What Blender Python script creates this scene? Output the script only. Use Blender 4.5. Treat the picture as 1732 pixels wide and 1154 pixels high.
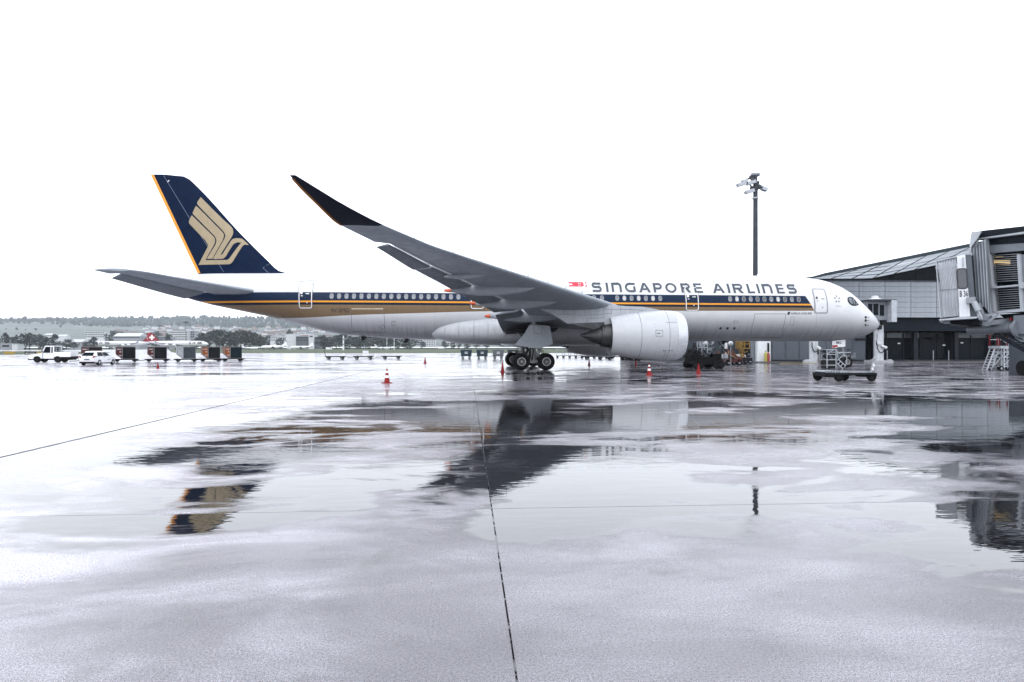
import bpy, bmesh, math, random
import numpy as np
from mathutils import Vector, Matrix
random.seed(7)
PI = math.pi; R = math.radians
for o in list(bpy.data.objects): bpy.data.objects.remove(o)
SC = bpy.context.scene
COL = SC.collection

# ------------------------------------------------------------------ camera, sky, sun, exposure
F, TH, V0, H = 1116.0, 0.0664, 588.4, 1.84          # focal length (px of a 1732 px frame), yaw, horizon row, eye height
CS, SN = math.cos(TH), math.sin(TH)
cam = bpy.data.cameras.new('camera'); cam.sensor_width = 36; cam.lens = F/1732*36
cam.shift_y = (V0-577)/1732; cam.clip_start = .1; cam.clip_end = 20000
co = bpy.data.objects.new('camera', cam); COL.objects.link(co)
co.location = (0, 0, H); co.rotation_euler = (PI/2, 0, -TH); SC.camera = co

SUN_EL, SUN_AZ = R(48), R(200)
w = bpy.data.worlds.new('World'); SC.world = w; w.use_nodes = True
nt = w.node_tree; nt.nodes.clear()
N = nt.nodes.new; L = nt.links.new
out = N('ShaderNodeOutputWorld'); bg = N('ShaderNodeBackground'); bg.inputs[1].default_value = .1
sky = N('ShaderNodeTexSky'); sky.sky_type = 'NISHITA'; sky.sun_disc = False
sky.sun_elevation = SUN_EL; sky.sun_rotation = SUN_AZ; sky.dust_density = 4; sky.altitude = 400
tc = N('ShaderNodeTexCoord'); sp = N('ShaderNodeSeparateXYZ'); L(tc.outputs['Generated'], sp.inputs[0])
ramp = N('ShaderNodeValToRGB'); L(sp.outputs[2], ramp.inputs[0])          # overcast: the zenith brighter than the horizon
SKY_H, SKY_M, SKY_Z = (8.0, 8.3, 8.9), (7.2, 7.5, 8.1), (6.2, 6.5, 7.1)
e = ramp.color_ramp.elements
e[0].position = 0; e[0].color = (*[c/10.4 for c in SKY_H], 1)
e[1].position = 1; e[1].color = (*[c/10.4 for c in SKY_Z], 1)
m_ = ramp.color_ramp.elements.new(.34); m_.color = (*[c/10.4 for c in SKY_M], 1)
gain = N('ShaderNodeVectorMath'); gain.operation = 'SCALE'; gain.inputs['Scale'].default_value = 10.4; L(ramp.outputs[0], gain.inputs[0])
mx = N('ShaderNodeMix'); mx.data_type = 'RGBA'; mx.inputs[0].default_value = .93
L(sky.outputs[0], mx.inputs[6]); L(gain.outputs[0], mx.inputs[7])
L(mx.outputs[2], bg.inputs[0]); L(bg.outputs[0], out.inputs[0])
sl = bpy.data.lights.new('sun', 'SUN'); sl.energy = .5; sl.angle = R(60); sl.color = (1, .97, .93)
so = bpy.data.objects.new('sun', sl); COL.objects.link(so)
so.rotation_euler = Vector((math.sin(SUN_AZ)*math.cos(SUN_EL), math.cos(SUN_AZ)*math.cos(SUN_EL), math.sin(SUN_EL))).to_track_quat('Z', 'Y').to_euler()
vs = SC.view_settings; vs.view_transform = 'Standard'; vs.look = 'None'; vs.gamma = 1; vs.exposure = 1.5
vs.use_curve_mapping = False
SC.render.engine = 'CYCLES'; SC.cycles.use_denoising = True
SC.cycles.max_bounces = 8; SC.cycles.volume_bounces = 1; SC.cycles.transparent_max_bounces = 8

# ------------------------------------------------------------------ survey helpers: a photo point and one known distance give a place
def at(px, py, Y):
    q = (px-866)/F; X = Y*(SN+q*CS)/(CS-q*SN); d = X*SN+Y*CS
    return Vector((X, Y, H+(V0-py)*d/F))
def atd(px, py, d):
    r = (px-866)/F*d
    return Vector((r*CS+d*SN, d*CS-r*SN, H+(V0-py)*d/F))
def gnd(px, py):
    p = atd(px, py, F*H/(py-V0)); p.z = 0; return p

# ------------------------------------------------------------------ mesh helpers
class MB:
    def __init__(s): s.v = []; s.f = []; s.m = []; s.cur = 0
    def add(s, vs, fs):
        b = len(s.v); s.v += [tuple(v) for v in vs]
        for f in fs: s.f.append([i+b for i in f]); s.m.append(s.cur)
        return s
    def box(s, c, d, rz=0, ry=0, rx=0):
        M_ = Matrix.Rotation(rz, 3, 'Z') @ Matrix.Rotation(ry, 3, 'Y') @ Matrix.Rotation(rx, 3, 'X')
        x, y, z = [k/2 for k in d]; c = Vector(c)
        vs = [c+M_ @ Vector(p) for p in ((-x,-y,-z),(x,-y,-z),(x,y,-z),(-x,y,-z),(-x,-y,z),(x,-y,z),(x,y,z),(-x,y,z))]
        return s.add(vs, [(0,3,2,1),(4,5,6,7),(0,1,5,4),(1,2,6,5),(2,3,7,6),(3,0,4,7)])
    def bar(s, a, b, t, t2=None):
        a, b = Vector(a), Vector(b); d = (b-a)
        if d.length < 1e-6: return s
        q = d.to_track_quat('Z', 'Y').to_matrix(); t2 = t2 or t
        vs = []
        for p in (a, b):
            for x, y in ((-1,-1),(1,-1),(1,1),(-1,1)): vs.append(p+q @ Vector((x*t/2, y*t2/2, 0)))
        return s.add(vs, [(0,3,2,1),(4,5,6,7),(0,1,5,4),(1,2,6,5),(2,3,7,6),(3,0,4,7)])
    def tube(s, a, b, r, r2=None, n=12, caps=True):
        a, b = Vector(a), Vector(b); r2 = r if r2 is None else r2
        q = (b-a).to_track_quat('Z', 'Y').to_matrix(); vs = []
        for p, rr in ((a, r), (b, r2)):
            for i in range(n):
                t = 2*PI*i/n; vs.append(p+q @ Vector((rr*math.cos(t), rr*math.sin(t), 0)))
        fs = [(i, (i+1) % n, n+(i+1) % n, n+i) for i in range(n)]
        if caps: fs += [tuple(range(n))[::-1], tuple(range(n, 2*n))]
        return s.add(vs, fs)
    def path(s, pts, r, n=8):
        pts = [Vector(p) for p in pts]; vs = []
        for i, p in enumerate(pts):
            t = (pts[min(i+1, len(pts)-1)]-pts[max(i-1, 0)]); q = t.to_track_quat('Z', 'Y').to_matrix()
            for k in range(n):
                a = 2*PI*k/n; vs.append(p+q @ Vector((r*math.cos(a), r*math.sin(a), 0)))
        fs = []
        for i in range(len(pts)-1):
            for k in range(n): fs.append((i*n+k, i*n+(k+1) % n, (i+1)*n+(k+1) % n, (i+1)*n+k))
        fs += [tuple(range(n))[::-1], tuple(range((len(pts)-1)*n, len(pts)*n))]
        return s.add(vs, fs)
    def loft(s, rings, cap0=True, cap1=True, closed=True):
        n = len(rings[0]); vs = [p for r in rings for p in r]; fs = []
        for i in range(len(rings)-1):
            for k in range(n if closed else n-1):
                fs.append((i*n+k, i*n+(k+1) % n, (i+1)*n+(k+1) % n, (i+1)*n+k))
        if cap0: fs.append(tuple(range(n))[::-1])
        if cap1: fs.append(tuple(range((len(rings)-1)*n, len(rings)*n)))
        return s.add(vs, fs)
    def lathe(s, c, prof, axis='X', n=40, cap0=False, cap1=False):
        c = Vector(c); rings = []
        for a, r in prof:
            ring = []
            for i in range(n):
                t = 2*PI*i/n; u, v_ = r*math.cos(t), r*math.sin(t)
                ring.append(c+Vector((a, u, v_) if axis == 'X' else (v_, a, u) if axis == 'Y' else (u, v_, a)))
            rings.append(ring)
        return s.loft(rings, cap0, cap1)
    def prism(s, poly, vec):
        n = len(poly); vec = Vector(vec); a = [Vector(p) for p in poly]; b = [p+vec for p in a]
        return s.add(a+b, [tuple(range(n))[::-1], tuple(range(n, 2*n))]+[(i, (i+1) % n, n+(i+1) % n, n+i) for i in range(n)])
    def quad(s, *p): return s.add(p, [tuple(range(len(p)))])
    def mesh(s, name, mats, org=(0, 0, 0), smooth=None):
        me = bpy.data.meshes.new(name); ox, oy, oz = org
        me.from_pydata([(x-ox, y-oy, z-oz) for x, y, z in s.v], [], s.f)
        for m in (mats if isinstance(mats, (list, tuple)) else [mats]): me.materials.append(m)
        me.polygons.foreach_set('material_index', s.m)
        bm = bmesh.new(); bm.from_mesh(me); bmesh.ops.recalc_face_normals(bm, faces=bm.faces); bm.to_mesh(me); bm.free()
        if smooth is not None:
            me.polygons.foreach_set('use_smooth', [True]*len(me.polygons)); me.set_sharp_from_angle(angle=R(smooth))
        me.update(); return me
def put(name, me, parent=None, label=None, cat=None, group=None, kind=None, loc=None):
    o = bpy.data.objects.new(name, me); COL.objects.link(o)
    if parent: o.parent = parent
    if loc is not None: o.location = loc
    tag(o, label, cat, group, kind); return o
def tag(o, label=None, cat=None, group=None, kind=None):
    for k, v in (('label', label), ('category', cat), ('group', group), ('kind', kind)):
        if v: o[k] = v
    return o
def thing(name, label, cat, loc=(0, 0, 0), rz=0, group=None):
    o = bpy.data.objects.new(name, None); COL.objects.link(o); o.location = loc; o.rotation_euler = (0, 0, rz)
    o.empty_display_size = .3
    return tag(o, label, cat, group)
def part(name, mb, m, parent, org=None, smooth=None, label=None, kind=None):
    if org is None:
        org = (0, 0, 0)
    return put(name, mb.mesh(name, m, org, smooth), parent, label, None, None, kind)
def dup(root, loc=None, rz=None, label=None):
    r = root.copy(); COL.objects.link(r)
    if loc is not None: r.location = loc
    if rz is not None: r.rotation_euler = (0, 0, rz)
    if label: r['label'] = label
    for ch in root.children:
        c = ch.copy(); COL.objects.link(c); c.parent = r
        for g in ch.children:
            d = g.copy(); COL.objects.link(d); d.parent = c
    return r

# ------------------------------------------------------------------ materials
def nodes(m):
    t = m.node_tree; return t, t.nodes.new, t.links.new, t.nodes['Principled BSDF']
def mathn(t, op, a, b=None, clamp=False):
    n = t.nodes.new('ShaderNodeMath'); n.operation = op; n.use_clamp = clamp
    for i, x in enumerate((a, b)):
        if x is None: continue
        if isinstance(x, (int, float)): n.inputs[i].default_value = x
        else: t.links.new(x, n.inputs[i])
    return n.outputs[0]
def mixc(t, fac, a, b):
    n = t.nodes.new('ShaderNodeMix'); n.data_type = 'RGBA'
    for i, x in ((0, fac), (6, a), (7, b)):
        if isinstance(x, (int, float)): n.inputs[i].default_value = x
        elif isinstance(x, tuple): n.inputs[i].default_value = (*x[:3], 1)
        else: t.links.new(x, n.inputs[i])
    return n.outputs[2]
def mapr(t, v, a, b, c=0., d=1., smooth=True):
    n = t.nodes.new('ShaderNodeMapRange'); n.interpolation_type = 'SMOOTHSTEP' if smooth else 'LINEAR'
    t.links.new(v, n.inputs[0])
    for i, x in enumerate((a, b, c, d)): n.inputs[i+1].default_value = x
    return n.outputs[0]
def noise(t, vec, scale, detail=4, rough=.55, dist=0):
    n = t.nodes.new('ShaderNodeTexNoise'); n.inputs['Scale'].default_value = scale; n.inputs['Detail'].default_value = detail
    n.inputs['Roughness'].default_value = rough; n.inputs['Distortion'].default_value = dist
    if vec is not None: t.links.new(vec, n.inputs['Vector'])
    return n.outputs['Fac']
def scaled(t, vec, sc):
    n = t.nodes.new('ShaderNodeMapping'); n.inputs['Scale'].default_value = sc; t.links.new(vec, n.inputs[0]); return n.outputs[0]
MATS = {}
def M(name, col, rough=.5, metal=0, var=.12, scale=2., coat=0, emit=0, bump=0, bscale=40, spec=.5, streak=0):
    if name in MATS: return MATS[name]
    m = bpy.data.materials.new(name); m.use_nodes = True; MATS[name] = m
    t, N, L, b = nodes(m)
    tcn = N('ShaderNodeTexCoord'); vec = tcn.outputs['Object']
    a = tuple(c*(1-var) for c in col); d = tuple(min(1, c*(1+var)) for c in col)
    fac = mapr(t, noise(t, vec, scale, 5, .6), .3, .7)
    c = mixc(t, fac, a, d)
    if streak:
        st = mapr(t, noise(t, scaled(t, vec, (6, 6, .35)), 1.6, 4, .7), .42, .68)
        c = mixc(t, mathn(t, 'MULTIPLY', st, streak), c, tuple(k*.45 for k in col))
    L(c, b.inputs['Base Color'])
    L(mapr(t, noise(t, vec, scale*3, 3), .3, .7, max(.02, rough*.8), min(1, rough*1.25)), b.inputs['Roughness'])
    b.inputs['Metallic'].default_value = metal; b.inputs['Specular IOR Level'].default_value = spec
    b.inputs['Coat Weight'].default_value = coat; b.inputs['Coat Roughness'].default_value = .06
    if bump:
        bn = N('ShaderNodeBump'); bn.inputs['Strength'].default_value = bump; bn.inputs['Distance'].default_value = .02
        L(noise(t, vec, bscale, 4), bn.inputs['Height']); L(bn.outputs[0], b.inputs['Normal'])
    if emit:
        b.inputs['Emission Color'].default_value = (*col, 1); b.inputs['Emission Strength'].default_value = emit
    return m
WHITE = M('white_paint', (.56, .57, .59), .32, coat=.25, var=.04)
WHITE_D = M('weathered_white', (.4, .42, .45), .45, var=.12, streak=.35)
GREY = M('grey_paint', (.14, .158, .182), .45, spec=.3, var=.1, streak=.25)
MGREY = M('mid_grey_paint', (.07, .082, .1), .45, spec=.25, var=.12, streak=.2)
DGREY = M('dark_grey_paint', (.025, .03, .037), .5, spec=.2)
BLACK = M('black_rubber', (.006, .006, .0065), .7, var=.3, spec=.12)
DARK = M('dark_steel', (.01, .0115, .0135), .55, var=.3, spec=.15)
STEEL = M('galvanised_steel', (.28, .3, .33), .42, metal=.4, var=.15)
ALU = M('aluminium', (.36, .38, .41), .35, metal=.7, var=.1)
GLASS = M('dark_glass', (.003, .006, .009), .1, var=.3, spec=.05)
PANE = M('window_pane', (.14, .155, .175), .14, var=.25, spec=.6)
NAVY = M('navy_paint', (.0018, .0085, .029), .45, var=.12, spec=.05)
TIPB = M('tip_charcoal', (.004, .006, .014), .45, var=.12, spec=.12)
NAVY_L = M('lettering_navy', (.019, .028, .044), .35, coat=.2, var=.08)
GOLD = M('pale_gold_paint', (.29, .235, .15), .4, spec=.25, var=.06)
YELLOW = M('amber_paint', (.68, .25, .005), .35, var=.06)
ORANGE = M('orange_red_paint', (.42, .07, .015), .4, var=.15)
RED = M('red_paint', (.3, .01, .012), .4, var=.1)
CONE_R = M('cone_red_plastic', (.2, .007, .006), .5, var=.2, spec=.2)
CONE_W = M('cone_white_band', (.72, .72, .74), .4, var=.08)
INK = M('black_lettering', (.012, .014, .018), .5)
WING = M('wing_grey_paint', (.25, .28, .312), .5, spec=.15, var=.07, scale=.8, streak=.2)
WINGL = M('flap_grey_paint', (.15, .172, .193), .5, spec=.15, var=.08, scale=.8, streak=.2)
HOTM = M('titanium_exhaust', (.05, .052, .056), .42, metal=.6, var=.25)
DIRT = M('panel_seam', (.1, .11, .125), .6)

# ground: wet concrete -------------------------------------------------------
def wet_concrete(name, per_slab):
    m = bpy.data.materials.new(name); m.use_nodes = True
    t, N, L, b = nodes(m)
    geo = N('ShaderNodeNewGeometry'); P = geo.outputs['Position']
    big = noise(t, scaled(t, P, (.09, .17, 1)), 1, 6, .6, .4)
    mid = noise(t, scaled(t, P, (.34, .7, 1)), 1, 6, .62, .6)
    fine = noise(t, P, 58, 3, .75)
    grit = noise(t, P, 150, 2, .6)
    wet = mathn(t, 'ADD', mathn(t, 'MULTIPLY', big, .62), mathn(t, 'MULTIPLY', mid, .38))
    if per_slab:
        aw = N('ShaderNodeAttribute'); aw.attribute_type = 'OBJECT'; aw.attribute_name = 'wet'
        ac = N('ShaderNodeAttribute'); ac.attribute_type = 'OBJECT'; ac.attribute_name = 'tone'
        wet = mathn(t, 'ADD', wet, aw.outputs['Fac']); tone = ac.outputs['Fac']
    else: tone = None
    sy = N('ShaderNodeSeparateXYZ'); L(P, sy.inputs[0]); gx, gy = sy.outputs[0], sy.outputs[1]       # water stands in the dip before the stand; the ground nearest is only damp
    dip = mathn(t, 'SUBTRACT', mapr(t, gy, 4.4, 8.2, -.1, .068), mapr(t, gy, 20.5, 25, 0, .05))
    dip = mathn(t, 'ADD', dip, mathn(t, 'MULTIPLY', mathn(t, 'ADD', mapr(t, gx, 2.5, 5.5, 0, .12), mapr(t, gx, -1.2, -3.6, 0, .1)), mapr(t, gy, 8, 5.5, 0, 1)))
    wet = mathn(t, 'ADD', wet, dip)
    pud = mapr(t, mathn(t, 'ADD', wet, mathn(t, 'MULTIPLY', mathn(t, 'SUBTRACT', fine, .5), .05)), .535, .6)   # standing water
    damp = mapr(t, mathn(t, 'ADD', mathn(t, 'MULTIPLY', big, .62), mathn(t, 'MULTIPLY', mid, .38)), .41, .55)
    dry = (.17, .163, .187); moist = (.078, .074, .087); soak = (.008, .0085, .0095)
    c = mixc(t, damp, dry, moist)
    stain = mapr(t, noise(t, scaled(t, P, (.9, .55, 1)), 1, 5, .6, 1.5), .56, .74, 0, .55); c = mixc(t, stain, c, (.045, .043, .045))      # old oil and rubber
    sx = N('ShaderNodeSeparateXYZ'); L(P, sx.inputs[0])                                       # bright glare of the wet ground painted into the colour, paler to the west
    pale = mapr(t, mathn(t, 'ADD', sx.outputs[0], mathn(t, 'MULTIPLY', mathn(t, 'SUBTRACT', mid, .5), 14)), -.2, -7, 1, 2.2)
    v0 = N('ShaderNodeVectorMath'); v0.operation = 'SCALE'; L(c, v0.inputs[0]); L(pale, v0.inputs['Scale']); c = v0.outputs[0]
    if tone is not None:
        vm = N('ShaderNodeVectorMath'); vm.operation = 'SCALE'; L(c, vm.inputs[0]); L(tone, vm.inputs['Scale']); c = vm.outputs[0]
    sp_ = mapr(t, mathn(t, 'ADD', mathn(t, 'MULTIPLY', grit, .6), mathn(t, 'MULTIPLY', fine, .4)), .43, .57, .15, 1.95); vm = N('ShaderNodeVectorMath'); vm.operation = 'SCALE'; L(c, vm.inputs[0]); L(sp_, vm.inputs['Scale'])
    c = mixc(t, pud, vm.outputs[0], soak)
    L(c, b.inputs['Base Color'])
    patch = noise(t, scaled(t, P, (.5, 1.1, 1)), 1, 6, .68, .8)
    rdamp = mapr(t, mathn(t, 'ADD', patch, mathn(t, 'MULTIPLY', mathn(t, 'SUBTRACT', fine, .5), .35)), .4, .66, .07, .36)
    rr = N('ShaderNodeMix'); L(pud, rr.inputs[0]); L(rdamp, rr.inputs[2]); rr.inputs[3].default_value = .02; L(rr.outputs[0], b.inputs['Roughness'])
    b.inputs['IOR'].default_value = 1.5; b.inputs['Specular IOR Level'].default_value = 1
    hgt = mathn(t, 'ADD', mathn(t, 'MULTIPLY', grit, .35), mathn(t, 'MULTIPLY', fine, .65))
    b1 = N('ShaderNodeBump'); b1.inputs['Distance'].default_value = .004
    st = mapr(t, pud, 0, 1, .7, 0.0); L(st, b1.inputs['Strength']); L(hgt, b1.inputs['Height'])
    swell = noise(t, scaled(t, P, (1.2, 3.2, 1)), 1, 3, .6)                                  # ripples in the water and waves of the paving
    b2 = N('ShaderNodeBump'); b2.inputs['Distance'].default_value = .02; b2.inputs['Strength'].default_value = .12
    L(swell, b2.inputs['Height']); L(b1.outputs[0], b2.inputs['Normal']); L(b2.outputs[0], b.inputs['Normal'])
    return m
CONC = wet_concrete('wet_concrete_slab', True); CONC_F = wet_concrete('wet_concrete', False)

def ground_mat(name, a, b_, scale, rough=.9):
    m = bpy.data.materials.new(name); m.use_nodes = True; t, N, L, b = nodes(m)
    P = N('ShaderNodeNewGeometry').outputs['Position']
    c = mixc(t, mapr(t, noise(t, scaled(t, P, (1, 1, 1)), scale, 6, .65), .35, .65), a, b_)
    L(c, b.inputs['Base Color']); b.inputs['Roughness'].default_value = rough; b.inputs['Specular IOR Level'].default_value = .2
    return m
GRASS = ground_mat('grass', (.035, .05, .026), (.075, .09, .05), .05)
HILL = ground_mat('hillside_fields_hazed', (.085, .102, .1), (.125, .142, .135), .006)  # distance haze put into the field colours, paler and bluer

JOINT = bpy.data.materials.new('joint_sealant'); JOINT.use_nodes = True; t_j, N_j, L_j, b_j = nodes(JOINT)
pj = N_j('ShaderNodeNewGeometry').outputs['Position']; fj = mapr(t_j, noise(t_j, pj, 2.2, 4, .7), .5, .56)
b_j.inputs['Base Color'].default_value = (.008, .008, .009, 1); rj = N_j('ShaderNodeMix'); L_j(fj, rj.inputs[0]); rj.inputs[2].default_value = .7; rj.inputs[3].default_value = .03; L_j(rj.outputs[0], b_j.inputs['Roughness']); L_j(mathn(t_j, 'MULTIPLY', fj, .9), b_j.inputs['Specular IOR Level'])

# ------------------------------------------------------------------ the setting
X0, SX, NX = .27-8.1*5, 8.1, 11
YROWS = [-6.5, .5, 7.54, 14.5, 21.5, 28.5, 35.5, 42.5, 49.5]
XL, XR = X0, X0+SX*NX
ap = MB()
ap.quad((XL, -6.5, -.009), (XR, -6.5, -.009), (XR, 49.5, -.009), (XL, 49.5, -.009)); ap.cur = 1
ap.quad((-700, -60, 0), (XL, -60, 0), (XL, 49.5, 0), (-700, 49.5, 0))
ap.quad((XR, -60, 0), (500, -60, 0), (500, 49.5, 0), (XR, 49.5, 0))
ap.quad((XL, -60, 0), (XR, -60, 0), (XR, -6.5, 0), (XL, -6.5, 0))
edge = [gnd(x, y) for x, y in ((-300, 600.6), (0, 600.3), (130, 599.2), (180, 597.8), (186, 596.6), (100, 594.4), (-300, 593.8), (-300, 592.1),
                               (100, 592.2), (284, 590.8), (290, 595.8), (300, 597.3), (500, 597.6), (860, 597.6), (1300, 597.6), (2400, 598))]
poly = [(XL, 49.5, 0), (-700, 49.5, 0)]+[tuple(p) for p in edge]+[(500, 49.5, 0), (XR, 49.5, 0)]
ap.quad(*poly)
apron = put('apron', ap.mesh('apron', [JOINT, CONC_F]), kind='structure')
def slab_mesh(w, l):
    mb = MB(); c = .003
    x, y = w/2-.005, l/2-.0045
    mb.loft([[(-x, -y, -.02), (x, -y, -.02), (x, y, -.02), (-x, y, -.02)], [(-x, -y, -c), (x, -y, -c), (x, y, -c), (-x, y, -c)],
             [(-x+c, -y+c, 0), (x-c, -y+c, 0), (x-c, y-c, 0), (-x+c, y-c, 0)]], cap0=False)
    return mb.mesh('concrete_slab', CONC)
SLAB = {}
rs = random.Random(11)
WET = {(4, 3): .02, (4, 2): .0, (3, 3): .02, (3, 2): -.012, (2, 2): .03, (2, 3): .03, (4, 1): .035, (3, 1): .045, (2, 1): .05, (5, 1): .05, (6, 1): .07, (7, 1): .15, (8, 1): .12, (5, 2): .03, (6, 2): .03, (5, 3): .05, (6, 3): .03, (7, 3): .06, (7, 2): .08, (7, 4): .0, (6, 4): .05, (5, 4): .04, (4, 4): .02, (3, 4): .0}
TONE = {}
for i in range(NX):
    for j in range(len(YROWS)-1):
        l = round(YROWS[j+1]-YROWS[j], 2)
        if l not in SLAB: SLAB[l] = slab_mesh(SX, l)
        o = put('concrete_slab', SLAB[l], apron, loc=(X0+SX*(i+.5), (YROWS[j]+YROWS[j+1])/2, 0))
        o['wet'] = float(WET.get((i, j), rs.uniform(-.04, .04))); o['tone'] = float(TONE.get((i, j), rs.uniform(.93, 1.08)))
js = MB(); js.box((.27-8.1, 34, .0015), (.055, 55, .003)); put('joint_strip', js.mesh('joint_strip', BLACK), apron)
gf = MB(); gf.quad((-9000, -80, -.06), (9000, -80, -.06), (9000, 9000, -.06), (-9000, 9000, -.06))
put('grass_field', gf.mesh('grass_field', GRASS), kind='structure')

# hills: rows of ground rising with distance, height as the photo's skyline needs
def interp(x, pts):
    return float(np.interp(x, [p[0] for p in pts], [p[1] for p in pts]))
ROWS = [(1000, ((-400, 587), (500, 587), (1700, 587.5))), (1350, ((-400, 573), (0, 574), (200, 580), (500, 581), (1000, 585))), (1800, ((-400, 560), (0, 561), (130, 566), (300, 571), (600, 573), (1000, 582))),
        (2300, ((-400, 551), (0, 553), (120, 556), (200, 558), (330, 560), (600, 563), (1000, 578))), (2700, ((-400, 543), (0, 545.5), (100, 546), (160, 549), (330, 551), (600, 554), (1000, 574))),
        (3300, ((-400, 543), (0, 543.5), (120, 541), (180, 539.5), (260, 538.5), (360, 538), (440, 538.5), (520, 541), (620, 547), (800, 560), (1100, 575))), (4200, ((-400, 560), (600, 560), (1100, 580)))]
hl = MB(); g0 = []
for d, pr in ROWS:
    row = []
    for k in range(90):
        px = -700+k*26
        p = atd(px, interp(px, pr)+random.uniform(-.5, .5), d); p.z = max(p.z, -.05); row.append(p)
    g0.append(row)
hl.loft(g0, False, False, closed=False)
put('hills', hl.mesh('hills', HILL, smooth=80), kind='structure')
def hill_at(px, d):
    for (d0, p0), (d1, p1) in zip(ROWS, ROWS[1:]):
        if d0 <= d <= d1:
            z0 = atd(px, interp(px, p0), d0).z; z1 = atd(px, interp(px, p1), d1).z; t = (d-d0)/(d1-d0)
            p = atd(px, 580, d); p.z = z0+(z1-z0)*t; return p
    p = atd(px, 580, d); p.z = 0; return p
# ------------------------------------------------------------------ the airliner (metres; nose to +X, its axis on the line Y = D)
D, XN = 59.8, 38.3
A0 = Vector((XN, D, 0))
plane = thing('airliner', 'huge white twin engine jet with navy and gold stripes parked across the apron', 'airplane', A0)
top_px = [(1484.2, 550), (1482.8, 546), (1477.7, 538.9), (1469.2, 529), (1452.2, 513.4), (1438.9, 501.2), (1425.5, 491.3), (1408.5, 482), (1392.8, 476.2), (1375, 472.2), (1350, 469.6), (1310, 467.6), (1200, 466), (900, 464.6), (600, 463), (480, 462.8), (420, 462.6), (340, 463.5), (300, 467), (282, 471), (270, 475)]
bot_px = [(1484.2, 553), (1482.5, 555.5), (1478.9, 558.3), (1469.2, 564.3), (1457, 569.2), (1430.4, 574.4), (1396.4, 577), (1372, 577.7), (1300, 577.4), (1000, 575.9), (760, 574.6), (690, 574), (640, 571), (571, 564.5), (520, 552), (470.5, 539.2), (400, 524.5), (343.4, 512.3), (312, 503), (285, 493), (270, 486)]
def pchip(xs, ys, x):
    xs, ys = np.array(xs), np.array(ys); h = np.diff(xs); dl = np.diff(ys)/h
    m = np.zeros(len(xs)); m[0], m[-1] = dl[0], dl[-1]
    for i in range(1, len(xs)-1):
        if dl[i-1]*dl[i] > 0:
            w1, w2 = 2*h[i]+h[i-1], h[i]+2*h[i-1]; m[i] = (w1+w2)/(w1/dl[i-1]+w2/dl[i])
    i = int(np.clip(np.searchsorted(xs, x)-1, 0, len(h)-1)); t = np.clip((x-xs[i])/h[i], 0, 1)
    return float((2*t**3-3*t**2+1)*ys[i]+(t**3-2*t**2+t)*h[i]*m[i]+(-2*t**3+3*t**2)*ys[i+1]+(t**3-t**2)*h[i]*m[i+1])
TP = sorted((at(x, y, D).x, at(x, y, D).z) for x, y in top_px); BP = sorted((at(x, y, D).x, at(x, y, D).z) for x, y in bot_px)
XT = max(TP[-1][0], BP[-1][0]); XA = max(TP[0][0], BP[0][0])
WID = sorted([(XT+.02, .05), (XT-.12, .42), (XT-.4, .8), (XT-1, 1.3), (XT-2, 1.86), (XT-3.2, 2.3), (XT-4.6, 2.65), (XT-6.4, 2.9), (XT-8.5, 2.98), (0, 2.98), (-8.5, 2.98), (-12.5, 2.82), (-17, 2.3), (-22, 1.45), (-25.5, .8), (XA, .3)])
def zt(x): return pchip(*zip(*TP), x)
def zb(x): return pchip(*zip(*BP), x)
def hw(x): return pchip(*zip(*WID), x)
def fus_y(x, z):
    a, b = zt(x), zb(x); c, h = (a+b)/2, (a-b)/2
    return D-hw(x)*math.sqrt(max(0, 1-((z-c)/h)**2))
def fus_n(x, z):
    e = .02; p = Vector((x, fus_y(x, z), z)); u = Vector((x+e, fus_y(x+e, z), z))-p; v = Vector((x, fus_y(x, z+e), z+e))-p
    n = u.cross(v); n.normalize(); return n if n.y < 0 else -n
def fus(x, z, off=.006):
    return Vector((x, fus_y(x, z), z))+fus_n(x, z)*off
def pxf(px, py):                                   # the point of the near flank that the photo shows there
    Y = D-2.9
    for _ in range(14):
        p = at(px, py, Y); Y = .4*Y+.6*fus_y(p.x, p.z)
    p = at(px, py, Y); return p.x, p.z
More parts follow.
